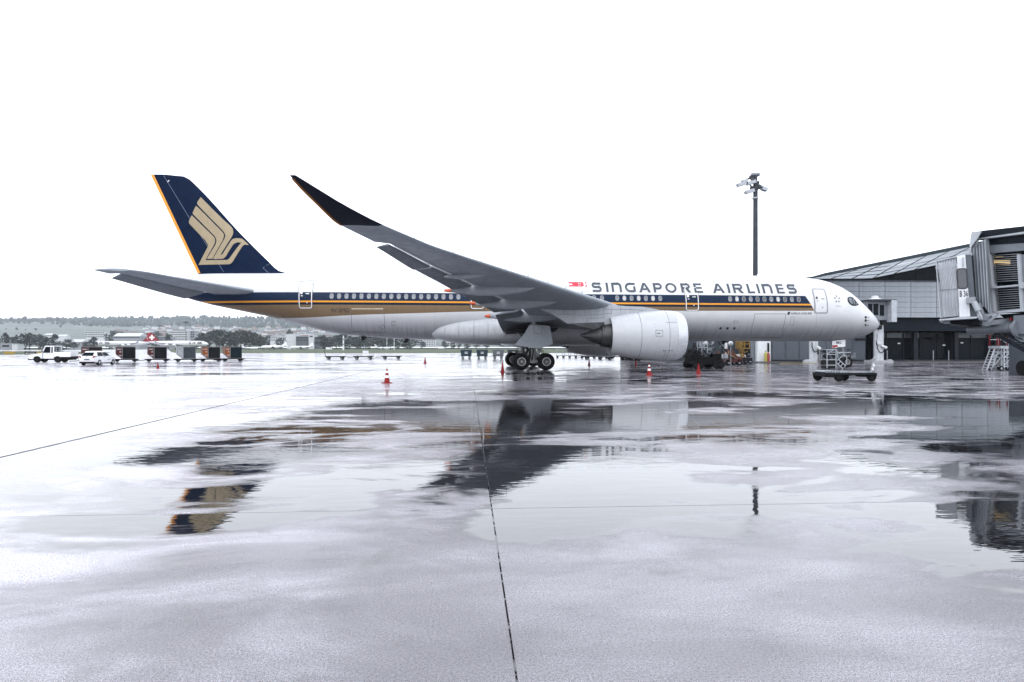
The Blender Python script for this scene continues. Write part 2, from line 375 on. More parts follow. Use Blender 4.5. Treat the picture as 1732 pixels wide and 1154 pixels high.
# livery paint: bands measured at the near flank
def livery():
    m = bpy.data.materials.new('livery_paint'); m.use_nodes = True; t, N, L, b = nodes(m)
    sp = N('ShaderNodeSeparateXYZ'); tcn = N('ShaderNodeTexCoord'); ob = tcn.outputs['Object']; L(ob, sp.inputs[0])
    x = mathn(t, 'ADD', sp.outputs[0], XN); z0 = sp.outputs[2]
    z = mathn(t, 'ADD', z0, mathn(t, 'MULTIPLY', x, .0024))
    def zz(px, py): X, Z = pxf(px, py); return Z+.0024*X
    zt_, zy, zn, zg = [(zz(620, a)+zz(1250, b_))/2 for a, b_ in ((494.3, 500.3), (508.2, 513.9), (511.4, 516.4), (515.4, 520.2))]
    def step(e, s=.012): return mapr(t, z, e-s, e+s, smooth=False)
    (xa, za), (xb, zb_) = pxf(1363, 502), pxf(1377.5, 525.7)
    sl_ = mathn(t, 'SUBTRACT', x, mathn(t, 'MULTIPLY', mathn(t, 'SUBTRACT', z0, za), (xb-xa)/(zb_-za)))
    front = mapr(t, sl_, xa-.012, xa+.012, 1, 0, False)
    pts = [pxf(*p) for p in ((471, 538.6), (520, 537.3), (600, 533), (700, 530), (800, 527.2), (900, 526), (1100, 526), (1375, 525.9))]
    fc = N('ShaderNodeFloatCurve'); cu = fc.mapping.curves[0]
    lo, hi = pts[0][0], pts[-1][0]
    u = mapr(t, x, lo, hi, 0, 1, False)
    while len(cu.points) < len(pts): cu.points.new(.5, .5)
    for q, (X, Z) in zip(cu.points, pts): q.location = ((X-lo)/(hi-lo), Z/10)
    fc.mapping.update(); L(u, fc.inputs['Value'])
    zl = mathn(t, 'MULTIPLY', fc.outputs[0], 10)
    rear = mapr(t, x, lo-.1, lo, -10, 0, False)                       # behind that point the gold runs down to the keel
    zl = mathn(t, 'ADD', zl, rear)
    gold = mapr(t, mathn(t, 'SUBTRACT', z0, zl), -.012, .012, 0, 1, False)
    white = mixc(t, mapr(t, noise(t, ob, .6, 4), .3, .7), (.53, .545, .565), (.57, .58, .6))
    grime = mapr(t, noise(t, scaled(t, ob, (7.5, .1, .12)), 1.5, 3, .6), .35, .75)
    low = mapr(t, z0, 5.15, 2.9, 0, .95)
    white = mixc(t, mathn(t, 'MULTIPLY', mathn(t, 'ADD', mathn(t, 'MULTIPLY', grime, .16), .68), low), white, (.085, .092, .104))  # underside shade painted into the lower white, with faint grime streaks
    goldc = mixc(t, mathn(t, 'MULTIPLY', grime, .35), (.165, .115, .068), (.115, .08, .05))
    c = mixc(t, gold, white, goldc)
    c = mixc(t, step(zg), c, (.0025, .008, .022)); c = mixc(t, step(zn), c, (.62, .26, .025)); c = mixc(t, step(zy), c, (.0022, .012, .036))
    c = mixc(t, step(zt_), c, white); c = mixc(t, front, white, c)
    L(c, b.inputs['Base Color']); b.inputs['Roughness'].default_value = .33
    L(mapr(t, noise(t, ob, 2.5, 3), .3, .7, .27, .4), b.inputs['Roughness'])
    b.inputs['Coat Weight'].default_value = .0; b.inputs['Coat Roughness'].default_value = .05; b.inputs['Specular IOR Level'].default_value = .14
    return m
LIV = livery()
xs = list(np.concatenate([XT+.02-np.array([0, .04, .1, .2, .35, .55, .8, 1.1, 1.5, 2, 2.6, 3.3, 4.1, 5, 6, 7.2, 8.6]), np.arange(27, XA+1, -1.5), [XA]]))
mb = MB(); rings = []
for x in xs:
    a, b = zt(x), zb(x); c, h, w_ = (a+b)/2, (a-b)/2, hw(x)
    rings.append([(x, D+w_*math.sin(2*PI*k/72), c+h*math.cos(2*PI*k/72)) for k in range(72)])
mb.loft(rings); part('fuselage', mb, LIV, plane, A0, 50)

# decals and fittings that lie on a surface ------------------------------------------------
def decal(name, polys, fmap, m, parent, org=A0, cell=.4, step=.0025, off=.007, rel=None):
    """flat print: 2D polygons laid on a surface, each polygon a hair above the one before"""
    bmm = bmesh.new()
    for k, pl in enumerate(polys):
        b2 = bmesh.new(); vs_ = [b2.verts.new((u, 0, v)) for u, v in pl]
        try: b2.faces.new(vs_).normal_update()
        except ValueError: b2.free(); continue
        bmesh.ops.triangulate(b2, faces=b2.faces[:], ngon_method='EAR_CLIP')
        us = [p[0] for p in pl]; zs = [p[1] for p in pl]
        if cell:
            for ax, lo, hi in ((0, min(us), max(us)), (2, min(zs), max(zs))):
                q = math.ceil(lo/cell)*cell
                while q < hi:
                    co_ = [0, 0, 0]; no = [0, 0, 0]; co_[ax] = q; no[ax] = 1
                    bmesh.ops.bisect_plane(b2, geom=b2.verts[:]+b2.edges[:]+b2.faces[:], plane_co=co_, plane_no=no); q += cell
        for v in b2.verts: v.co = fmap(v.co.x, v.co.z, off+k*step)-org
        tmp = bpy.data.meshes.new('t'); b2.to_mesh(tmp); b2.free(); bmm.from_mesh(tmp); bpy.data.meshes.remove(tmp)
    me = bpy.data.meshes.new(name); bmm.to_mesh(me); bmm.free(); me.materials.append(m)
    return put(name, me, parent)
def ribbon(pts, wd, close=False):
    """thin strip polygons along a 2D path"""
    out_ = []; n = len(pts)
    for i in range(n if close else n-1):
        a, b = Vector(pts[i]), Vector(pts[(i+1) % n]); d = b-a
        if d.length < 1e-6: continue
        d.normalize(); p = Vector((-d.y, d.x))*wd/2; e = d*wd/2 if close else d*0
        out_.append([tuple(a+p-e), tuple(b+p-e), tuple(b-p-e), tuple(a-p-e)])
    return out_
def stroke_poly(path, t, tx=None):
    """a letter stroke with mitred corners as one polygon"""
    P = [Vector(p) for p in path]; lft, rgt = [], []
    for i, p in enumerate(P):
        a = (p-P[i-1]).normalized() if i else None; b = (P[i+1]-p).normalized() if i < len(P)-1 else None
        d = ((a or b)+(b or a)).normalized(); n = Vector((-d.y, d.x)); nn = Vector((-(a or b).y, (a or b).x)); k = max(.5, n.dot(nn))
        off_ = n*(t/2/k); lft.append(tuple(p+off_)); rgt.append(tuple(p-off_))
    return lft+rgt[::-1]
def arc(cx, cy, rx, ry, a0, a1, n=10):
    return [(cx+rx*math.cos(R(a0+(a1-a0)*i/n)), cy+ry*math.sin(R(a0+(a1-a0)*i/n))) for i in range(n+1)]
T = .225
def glyph(ch, w):
    """wide capitals, height 1, width w"""
    h = T/2; v = .26
    if ch == 'I': return [[(0, 0), (w, 0), (w, 1), (0, 1)]]
    if ch == 'S':
        r = .25+.0; p = [(w*.96, 1-h), (.3, 1-h)]+arc(.3, .71, .2, .19, 90, 270, 8)+[(w-.3, .52-.0)]+arc(w-.3, .31, .2, .21, 90, -90, 8)+[(.04, h)]
        return [stroke_poly(p, T)]
    if ch == 'n': return [[(0, 0), (v, 0), (v, 1), (0, 1)], stroke_poly([(v, 1-h), (w-.42, 1-h)]+arc(w-.42, .6, .29, .3, 90, 0, 8)+[(w-.13, 0)], T*1.12)]
    if ch == 'G': return [stroke_poly([(w, 1-h), (w*.5, 1-h)]+arc(w*.5, .5, w*.5-h, .4, 90, 270, 14)+[(w-.13, h)], T), [(w-.25, .2), (w, 0), (w, .62), (w-.25, .62)]]
    if ch == 'A':
        q = w/2; return [[(0, 0), (.3, 0), (q+.02, .8), (q+.16, 1), (q-.16, 1)], [(w-.3, 0), (w, 0), (q+.16, 1), (q+.02, .8)], [(.42*w*.62+.1, .24), (w-.42*w*.62-.1, .24), (w*.64, .42), (w*.36, .42)]]
    if ch == 'P': return [[(0, 0), (v, 0), (v, 1), (0, 1)], stroke_poly([(v, 1-h), (w-.36, 1-h)]+arc(w-.36, .66, .26, .24, 90, -90, 8)+[(v, .42)], T*.95)]
    if ch == 'R': return [[(0, 0), (v, 0), (v, 1), (0, 1)], stroke_poly([(v, 1-h), (w-.4, 1-h)]+arc(w-.4, .69, .24, .21, 90, -90, 8)+[(v, .48)], T*.92), [(.52, .385), (.86, .385), (w, 0), (w-.36, 0)]]
    if ch == 'O':
        o_ = arc(w/2, .5, w/2, .52, 90, -90, 14); i_ = arc(w/2, .5, w/2-.24, .33, -90, 90, 14); m2 = lambda q: [(w-a, b) for a, b in q]
        return [o_+i_, m2(o_+i_)]
    if ch == 'E': return [[(0, 0), (v, 0), (v, 1), (0, 1)], [(v, .82), (w*.95, .82), (w*.95, 1), (v, 1)], [(v, .43), (w*.93, .43), (w*.93, .6), (v, .6)], [(v, 0), (w, 0), (w, .18), (v, .18)]]
    if ch == 'L': return [[(0, 0), (v, 0), (v, 1), (0, 1)], [(v, 0), (w, 0), (w, .18), (v, .18)]]
WORD = [('S', 1002, 1020.3), ('I', 1025.8, 1030.2), ('n', 1035.2, 1054.8), ('G', 1058, 1078.3), ('A', 1081.2, 1104), ('P', 1106.2, 1122.9), ('O', 1126.6, 1148.2), ('R', 1153, 1171.8), ('E', 1175, 1191.4),
        ('A', 1206.2, 1229.2), ('I', 1232, 1236.3), ('R', 1241.2, 1261), ('L', 1265.5, 1279), ('I', 1282.4, 1286.4), ('n', 1291.2, 1310), ('E', 1315, 1329.8), ('S', 1334, 1350.6)]
zlo = (pxf(1010, 493.8)[1]+pxf(1340, 497)[1])/2; zhi = (pxf(1010, 478)[1]+pxf(1340, 481.6)[1])/2; hh = zhi-zlo
for ch, a, b in WORD:
    py = 493.8+(a-1010)*.0097
    x0, x1 = pxf(a, py)[0], pxf(b, py)[0]
    if ch == 'n': x1 += 0
    pl = [[(x0+u*hh*((x1-x0)/hh)/((x1-x0)/hh), zlo+v*hh-.0024*(x0-18)) for u, v in g] for g in glyph(ch, (x1-x0)/hh)]
    pl = [[(x0+(u-x0)*1.0 if False else x0+(u-x0)*hh, z) for u, z in g] for g in pl]
    decal('painted_letter', pl, fus, NAVY_L, plane, cell=.3, off=.03, step=.001)
def text_polys(s, size=1., bold=0.0, shear=0.0):
    cu = bpy.data.curves.new('t', 'FONT'); cu.body = s; cu.size = size; cu.offset = bold; cu.shear = shear; cu.resolution_u = 3
    o = bpy.data.objects.new('t', cu); COL.objects.link(o); dg = bpy.context.evaluated_depsgraph_get(); dg.update()
    me = bpy.data.meshes.new_from_object(o.evaluated_get(dg)); vs_ = [tuple(v.co)[:2] for v in me.vertices]
    pl = [[vs_[i] for i in p.vertices] for p in me.polygons]
    bpy.data.objects.remove(o); bpy.data.curves.remove(cu); bpy.data.meshes.remove(me)
    xs_ = [p[0] for q in pl for p in q]; ys_ = [p[1] for q in pl for p in q]
    a, b, c, d = min(xs_), max(xs_), min(ys_), max(ys_)
    return [[((x-a)/(b-a), (y-c)/(d-c)) for x, y in q] for q in pl]
def lettering(name, s, u0, u1, v0, v1, fmap, m, parent, org, bold=0., off=.007):
    """small print: one flat mesh mapped into the box (u0,v0)-(u1,v1) of a surface"""
    mb = MB()
    for q in text_polys(s, 1, bold): mb.add([fmap(u0+(u1-u0)*x, v0+(v1-v0)*y, off) for x, y in q], [tuple(range(len(q)))])
    return part(name, mb, m, parent, org)
(x0, z0_), (x1, z1_) = pxf(560.5, 528.6), pxf(590, 521.6)
lettering('registration_marks', '9V-SMG', x0, x1, z0_, z1_, fus, INK, plane, A0, .0)
(x0, z0_), (x1, z1_) = pxf(1337.5, 532), pxf(1373, 528.6)
lettering('type_name', 'AIRBUS A350-900', x0, x1, z0_, z1_, fus, INK, plane, A0, .004)
xc, zc = pxf(1334, 530.2); decal('type_emblem', [[(xc-.14, zc-.12), (xc+.08, zc-.12), (xc+.14, zc+.13), (xc-.08, zc+.13)]], fus, INK, plane, cell=0)
# flag: red over white with crescent and stars
(fx0, fz1), (fx1, fzm), (_, fz0) = pxf(961.8, 477.2), pxf(993, 485), pxf(993, 494)
fx0 = pxf(962.5, 485)[0]
decal('flag_red_half', [[(fx0, fzm), (fx1, fzm), (fx1, fz1), (fx0, fz1)]], fus, M('flag_red', (.55, .012, .035), .35), plane)
decal('flag_outline', ribbon([(fx0, fzm), (fx0, fz0), (fx1, fz0), (fx1, fzm)], .035), fus, M('outline_grey', (.3, .3, .32), .5), plane)
cx_, cz_, r_ = fx1-.36, (fzm+fz1)/2, .25
cres = arc(cx_, cz_, r_, r_, -105, 105, 12)+arc(cx_-.11, cz_, r_*.98, r_*.9, 80, -80, 10)
decal('flag_emblem', [cres]+[[(cx_-.28+.11*math.cos(R(72*k+90))+.04*math.cos(R(a)), cz_+.12*math.sin(R(72*k+90))+.04*math.sin(R(a))) for a in range(0, 360, 72)] for k in range(5)], fus, CONE_W, plane, cell=0, off=.012)
# alliance emblem and small nose marks
xc, zc = pxf(1416, 506)
tag(decal('alliance_emblem', [[(xc+.3*math.sin(R(72*k+s)), zc+.36*math.cos(R(72*k+s))) if False else (xc+.24*math.sin(R(72*k))+.11*a, zc+.27*math.cos(R(72*k))+.11*b) for a, b in ((math.sin(R(72*k+180)), math.cos(R(72*k+180))), (math.sin(R(72*k+70)), math.cos(R(72*k+70))), (math.sin(R(72*k-55)), math.cos(R(72*k-55))))] for k in range(5)], fus, M('emblem_grey', (.09, .09, .1), .5), plane, cell=0), kind='stuff')
decal('alliance_name', ribbon([(xc-.25, zc-.62), (xc+.28, zc-.64)], .05), fus, M('outline_grey', (.3, .3, .32)), plane)
for px, py, s_ in ((1464, 536.8, .16), (1464, 542.3, .17), (1463.7, 549.6, .12)):      # probes
    x, z = pxf(px, py); mb = MB(); p = fus(x, z, 0); n = fus_n(x, z)
    mb.tube(p-n*.02, p+n*.03, s_*.7, n=10); mb.bar(p+n*.03, p+n*.16+Vector((-.05, 0, 0)), .05); mb.bar(p+n*.15, p+n*.15+Vector((.22, 0, 0)), .04)
    part('air_probe', mb, DARK, plane, A0)
# cabin windows: frame with its pane
wz = (pxf(668, 501)[1]+pxf(1293, 507)[1])/2
tilt = math.atan2(fus_n(10, wz).z, -fus_n(10, wz).y)
def oval(rx, rz, y, n=18, p=2.5):
    return [(rx*math.copysign(abs(math.cos(2*PI*i/n))**(2/p), math.cos(2*PI*i/n)), y, rz*math.copysign(abs(math.sin(2*PI*i/n))**(2/p), math.sin(2*PI*i/n))) for i in range(n)]
fm = MB(); fm.loft([oval(.18, .25, .02), oval(.168, .238, -.018), oval(.14, .208, -.02), oval(.132, .2, .004)], False, False)
pm = MB(); pm.quad(*oval(.136, .205, -.002))
FM = fm.mesh('window_frame', M('window_frame_grey', (.24, .25, .27), .45, spec=.2)); PM = pm.mesh('pane', PANE)
PM2 = pm.mesh('pane', M('lowered_blind', (.4, .4, .4), .3, var=.04)); PM3 = pm.mesh('pane', M('dark_pane', (.06, .065, .075), .14, spec=.6))
def cabin(px0, px1, n, lit=()):
    for i in range(n):
        px = px0+(px1-px0)*i/max(1, n-1); x = pxf(px, 501+(px-668)*.0096)[0]; z = wz-.0024*(x-12)
        f = put('passenger_window', FM, plane, loc=fus(x, z, .004)-A0); f.rotation_euler = (-tilt, 0, 0)
        g = put('pane', (PM2 if i in lit else PM3 if px > 1200 and i % 3 else PM), f)
cabin(561, 775.4, 18); cabin(832, 981, 12); cabin(1004.8, 1018.2, 2); cabin(1044, 1116.7, 7, (1, 3, 5)); cabin(1235, 1351, 11, (1, 7))
# doors
def door(px0, px1, py0, py1, light):
    (xa, z1), (xb, _) = pxf(px0, py0), pxf(px1, py0); z0 = pxf(px1, py1)[1]
    xa = pxf(px0+ (0 if light else 0), py1)[0]; xb = pxf(px1, py1)[0]
    rr = .16; nz = 12; mb = MB()
    grid = []
    for j in range(nz+1):
        z = z0+(z1-z0)*j/nz; ins = 0
        for zz_ in (z0, z1):
            dd = abs(z-zz_)
            if dd < rr: ins = rr-math.sqrt(max(0, rr*rr-(rr-dd)**2))
        grid.append([fus(xa+ins+(xb-xa-2*ins)*i/3, z, .014) for i in range(4)])
    mb.loft(grid, False, False, closed=False)
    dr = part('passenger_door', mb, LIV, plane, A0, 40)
    ol = [(xa+rr, z0)]+[(xb-rr, z0)]+arc(xb-rr, z0+rr, rr, rr, -90, 0, 4)+[(xb, (z0*2+z1)/3), (xb, (z0+z1*2)/3)]+arc(xb-rr, z1-rr, rr, rr, 0, 90, 4)+arc(xa+rr, z1-rr, rr, rr, 90, 180, 4)+[(xa, (z0+z1*2)/3), (xa, (z0*2+z1)/3)]+arc(xa+rr, z0+rr, rr, rr, 180, 270, 4)
    decal('door_frame', ribbon(ol, .06, True), fus, CONE_W if light else M('outline_grey', (.3, .3, .32)), dr, A0, cell=.35, off=.02, step=.0008)
    decal('door_gap', ribbon([(a+(.07 if a > (xa+xb)/2 else -.07), c-.06 if c < z0+.2 else c+(.05 if c > z1-.2 else 0)) for a, c in ol], .03, True), fus, DIRT, dr, A0, cell=.35, off=.009, step=.0005)
    xm = xa+.18*(xb-xa); zm = z0+(z1-z0)*.62
    decal('door_porthole', [arc(xm, zm, .1, .13, 0, 330, 11)], fus, CONE_W if light else INK, dr, A0, cell=0, off=.024)
    decal('door_handle', [[(xm-.05, zm-.3), (xm+.12, zm-.3), (xm+.12, zm-.25), (xm-.05, zm-.25)], [(xb-.5, zm-.12), (xb-.2, zm-.12), (xb-.2, zm-.06), (xb-.5, zm-.06)], [(xm+.45, z0+.4), (xm+.52, z0+.4), (xm+.52, z0+.5), (xm+.45, z0+.5)]], fus, CONE_W if light else INK, dr, A0, cell=0, off=.024)
door(507, 527.5, 480.2, 521, True); door(797, 817.5, 497, 522, True); door(1160.5, 1181, 486.5, 525, True); door(1378.6, 1398.6, 489.5, 529, False)
# cargo doors and hatches: seams
def hatch(name, pxs, wd=.035, m=DIRT, close=True):
    return decal(name, ribbon([pxf(*p) for p in pxs], wd, close), fus, m, plane, cell=.3, step=.0006)
hatch('cargo_door', [(594.5, 523.5), (648.5, 523.5), (650.5, 540), (651.5, 563), (596, 561), (594.5, 540)])
hatch('cargo_door', [(1277, 531), (1329, 531), (1324, 556), (1322, 571), (1268, 571), (1272, 552)])
decal('cargo_door_hinge', [[pxf(594.5, 523.4), pxf(648, 523.4), pxf(648, 521), pxf(594.5, 521)][k] for k in range(4)] and [[pxf(594.5, 524.2), pxf(648, 524.2), pxf(648, 521.4), pxf(594.5, 521.4)]], fus, M('hinge_tan', (.42, .33, .23), .4), plane, cell=.4)
hatch('service_panel', [(663, 544), (668, 543), (668, 551), (662.5, 551)], .03); hatch('service_panel', [(1240.5, 543), (1248.5, 543), (1248.5, 546.5), (1240.5, 546.5)], .03)
hatch('service_panel', [(643, 553), (648, 549), (651, 553), (646, 559)], .03); hatch('service_panel', [(1338, 536), (1343, 536), (1342, 550), (1336, 550)], .025)
for px in (1218.6, 1230.4, 1242):
    x, z = pxf(px, 555.5); decal('valve_port', [arc(x, z, .11, .11, 0, 330, 11)], fus, INK, plane, cell=0)
hatch('fuselage_seam', [(1381, 530), (1380.5, 550), (1379, 566)], .02, M('outline_grey', (.3, .3, .32)), False)
hatch('fuselage_seam', [(505, 476.5), (538, 473.5)], .05, M('outline_grey', (.3, .3, .32)), False); hatch('antenna_rail', [(622, 460+.8+.4), (643, 460.5), (664, 461)], .06, MGREY, False)
# cockpit glazing: dark mask with panes
msk = [(1433.2, 505), (1435, 502.6), (1438.6, 501.9), (1442, 503.2), (1446, 507.4), (1450, 512.2), (1452.6, 515.3), (1450.5, 516.8), (1446, 517.6), (1441, 517.2), (1437, 514.6), (1434, 510)]
xm_, zm_ = zip(*[pxf(*p) for p in msk]); MK = list(zip(xm_, zm_))
decal('cockpit_window', [MK], lambda u, v, o_: fus(u, v, o_), GLASS, plane, cell=.15, off=.012)
decal('cockpit_pane', [[pxf(*p) for p in q] for q in ([(1434.6, 506), (1436.6, 503.6), (1439.5, 503.6), (1442.6, 514.8), (1440.2, 514.8), (1436.6, 511)], [(1441.2, 504.8), (1444.2, 507.6), (1446.4, 515.8), (1444.2, 515.8)], [(1446.2, 509.8), (1450.6, 515), (1448, 515.8)])], fus, M('cockpit_pane', (.07, .085, .1), .12, var=.25, spec=.7), plane, cell=.15, off=.02)

# vertical tail -------------------------------------------------------------------------------
def finle(z): return pchip(*zip(*FLE), z)
FLE = sorted((at(x, y, D).z, at(x, y, D).x) for x, y in ((500, 465.2), (487, 462.8), (472, 458.5), (456.6, 444.6), (411.6, 400.3), (324.2, 306.9), (318, 301.7), (306, 297.5), (280, 295.6)))
a_, b_ = at(334.5, 462, D), at(255.3, 294.9, D)
def finte(z): return a_.x+(b_.x-a_.x)*(z-a_.z)/(b_.z-a_.z)
def fin_half(x, z):
    le, te = finle(z), finte(z); c = max(.05, le-te); u = min(1, max(0, (le-x)/c))
    return .105*5*c*(.2969*math.sqrt(u)-.126*u-.3516*u*u+.2843*u**3-.1036*u**4)+.01
def fin(u, v, o_=0): return Vector((u, D-fin_half(u, v)-o_, v))
zf = [a_.z-.25, a_.z, a_.z+.25, a_.z+.55]+list(np.linspace(a_.z+1.1, b_.z-1.2, 12))+[b_.z-.8, b_.z-.4, b_.z-.15, b_.z-.02]
us = [0, .005, .02, .05, .1, .18, .28, .4, .52, .64, .76, .88, .96, 1]
rings = []
for z in zf:
    le, te = finle(min(z, b_.z-.01)), finte(z); q = [(le+(te-le)*u, z) for u in us]
    rings.append([(x, D-fin_half(x, z), z) for x, z in q]+[(x, D+fin_half(x, z), z) for x, z in q[::-1]])
mb = MB(); mb.loft(rings); vfin = part('vertical_tail', mb, NAVY, plane, A0, 40)
mb = MB(); lo = [Vector((finte(z), D, z)) for z in np.linspace(a_.z, b_.z-.05, 12)]
mb.loft([[(p.x+.24, D-fin_half(p.x+.24, p.z)-.012, p.z), (p.x-.03, D-.03, p.z), (p.x-.03, D+.03, p.z), (p.x+.24, D+fin_half(p.x+.24, p.z)+.012, p.z)] for p in lo])
part('rudder_edge', mb, YELLOW, vfin, (0, 0, 0) if False else A0, 30)
def finpx(px, py):
    p = at(px, py, D-.3); return p.x, p.z
def lg(pts): return [finpx(310+x/8.875, 325+y/8.875) for x, y in pts]
BIRD = [[(255, 72), (450, 270), (600, 415), (700, 505), (733, 545), (747, 595), (740, 640), (720, 685), (640, 815), (560, 938), (585, 938), (712, 738), (740, 706), (785, 692), (850, 692), (880, 700), (930, 745), (980, 793), (918, 787), (870, 757), (812, 755), (768, 773), (742, 800), (640, 965), (615, 990), (585, 1002), (440, 1003), (615, 710), (632, 655), (618, 615), (580, 565), (400, 385), (230, 210), (205, 178), (205, 150)],
        [(185, 205), (215, 228), (400, 412), (585, 598), (610, 635), (608, 680), (590, 730), (430, 1000), (345, 1000), (485, 785), (497, 735), (490, 695), (460, 650), (145, 335), (135, 315), (140, 295)],
        [(120, 345), (455, 668), (476, 700), (478, 745), (460, 790), (322, 1020), (655, 1020), (680, 1008), (702, 985), (848, 785), (870, 757), (918, 787), (888, 812), (745, 1045), (720, 1072), (688, 1085), (212, 1088), (365, 815), (362, 785), (325, 725), (100, 490), (75, 460), (78, 425)]]
decal('bird_emblem', [lg(q) for q in BIRD], fin, GOLD, plane, cell=.45, step=0.001, off=.012)
SEAM = M('fine_pale_seam', (.13, .17, .24), .5)
decal('rudder_hinge_line', ribbon([finpx(275, 296), finpx(318, 366), finpx(378, 460)], .03), fin, SEAM, vfin, cell=.4)
decal('fin_panel', ribbon([finpx(456, 445), finpx(445, 453.5), finpx(456, 463)], .03), fin, SEAM, vfin, cell=.4)
decal('tail_light', [[finpx(281.5, 306.5), finpx(284.5, 304), finpx(285.5, 305), finpx(282.5, 307.5)]], fin, CONE_W, vfin, cell=0, off=.02)

# wings ---------------------------------------------------------------------------------------
def foil(u):   # symmetric thickness, unit chord, unit thickness/5
    return 5*(.2969*math.sqrt(u)-.126*u-.3516*u*u+.2843*u**3-.1036*u**4)
UPS = [0, .004, .015, .04, .09, .17, .28, .4, .52, .64, .72, .8, .88, .95, 1]
def section(y, sec, side, u0=0., u1=1., droop=0., dz=0., dx=0., ang=0.):
    """closed ring of an aerofoil piece between chord fractions u0 and u1, turned down by ang about its front"""
    ys = [s[0] for s in sec]; g = lambda k: pchip(ys, [s[k] for s in sec], y)
    sl_, st_, zl, zt_, t = (g(k) for k in range(1, 6))
    e = .05; slope = (pchip(ys, [s[3] for s in sec], y+e)-pchip(ys, [s[3] for s in sec], y-e))/(2*e); dl = math.atan(slope)
    le = Vector((XN-sl_, 0, zl)); te = Vector((XN-st_, 0, zt_)); ch = te-le; c = ch.length
    nrm = Vector((0, -side*math.sin(dl), math.cos(dl)))
    us = [u0+(u1-u0)*u for u in UPS]; up, lo = [], []
    for u in us:
        camb = .02*c*math.sin(PI*u)*(.4+u)
        ht = t*c*foil(u)
        if u0 > 0: ht = t*c*foil(u)*min(1, math.sqrt(max(0, (u-u0)/(u1-u0)*6)+.02))
        up.append(le+ch*u+nrm*(camb+ht)); lo.append(le+ch*u+nrm*(camb-ht*(.9 if u0 == 0 else 1)))
    pv = le+ch*u0; ax = Vector((0, 1, 0)); rot = Matrix.Rotation(-ang, 3, ax)
    yy = D+side*y
    return [rot @ (p-pv)+pv+Vector((dx, yy, dz)) for p in up+lo[::-1][:-1] if True]
WS = [(2.3, 21.3, 35.1, 3.85, 3.5, .13), (6, 24.2, 35.7, 4.5, 4.05, .125), (10.5, 27.5, 36.3, 5.1, 4.72, .115), (16, 31.35, 38.2, 5.58, 5.28, .105), (20, 34.15, 39.7, 5.93, 5.8, .1), (24, 36.95, 41.3, 6.27, 6.3, .095),
      (28, 39.8, 42.8, 6.64, 6.9, .08), (29.3, 41.05, 43.45, 6.98, 7.1, .08), (30.3, 42.2, 43.97, 7.34, 7.28, .08), (31.4, 43.75, 44.75, 8.02, 7.99, .075), (32.1, 44.75, 45.3, 8.56, 8.55, .07), (32.42, 45.3, 45.55, 8.86, 8.86, .07)]
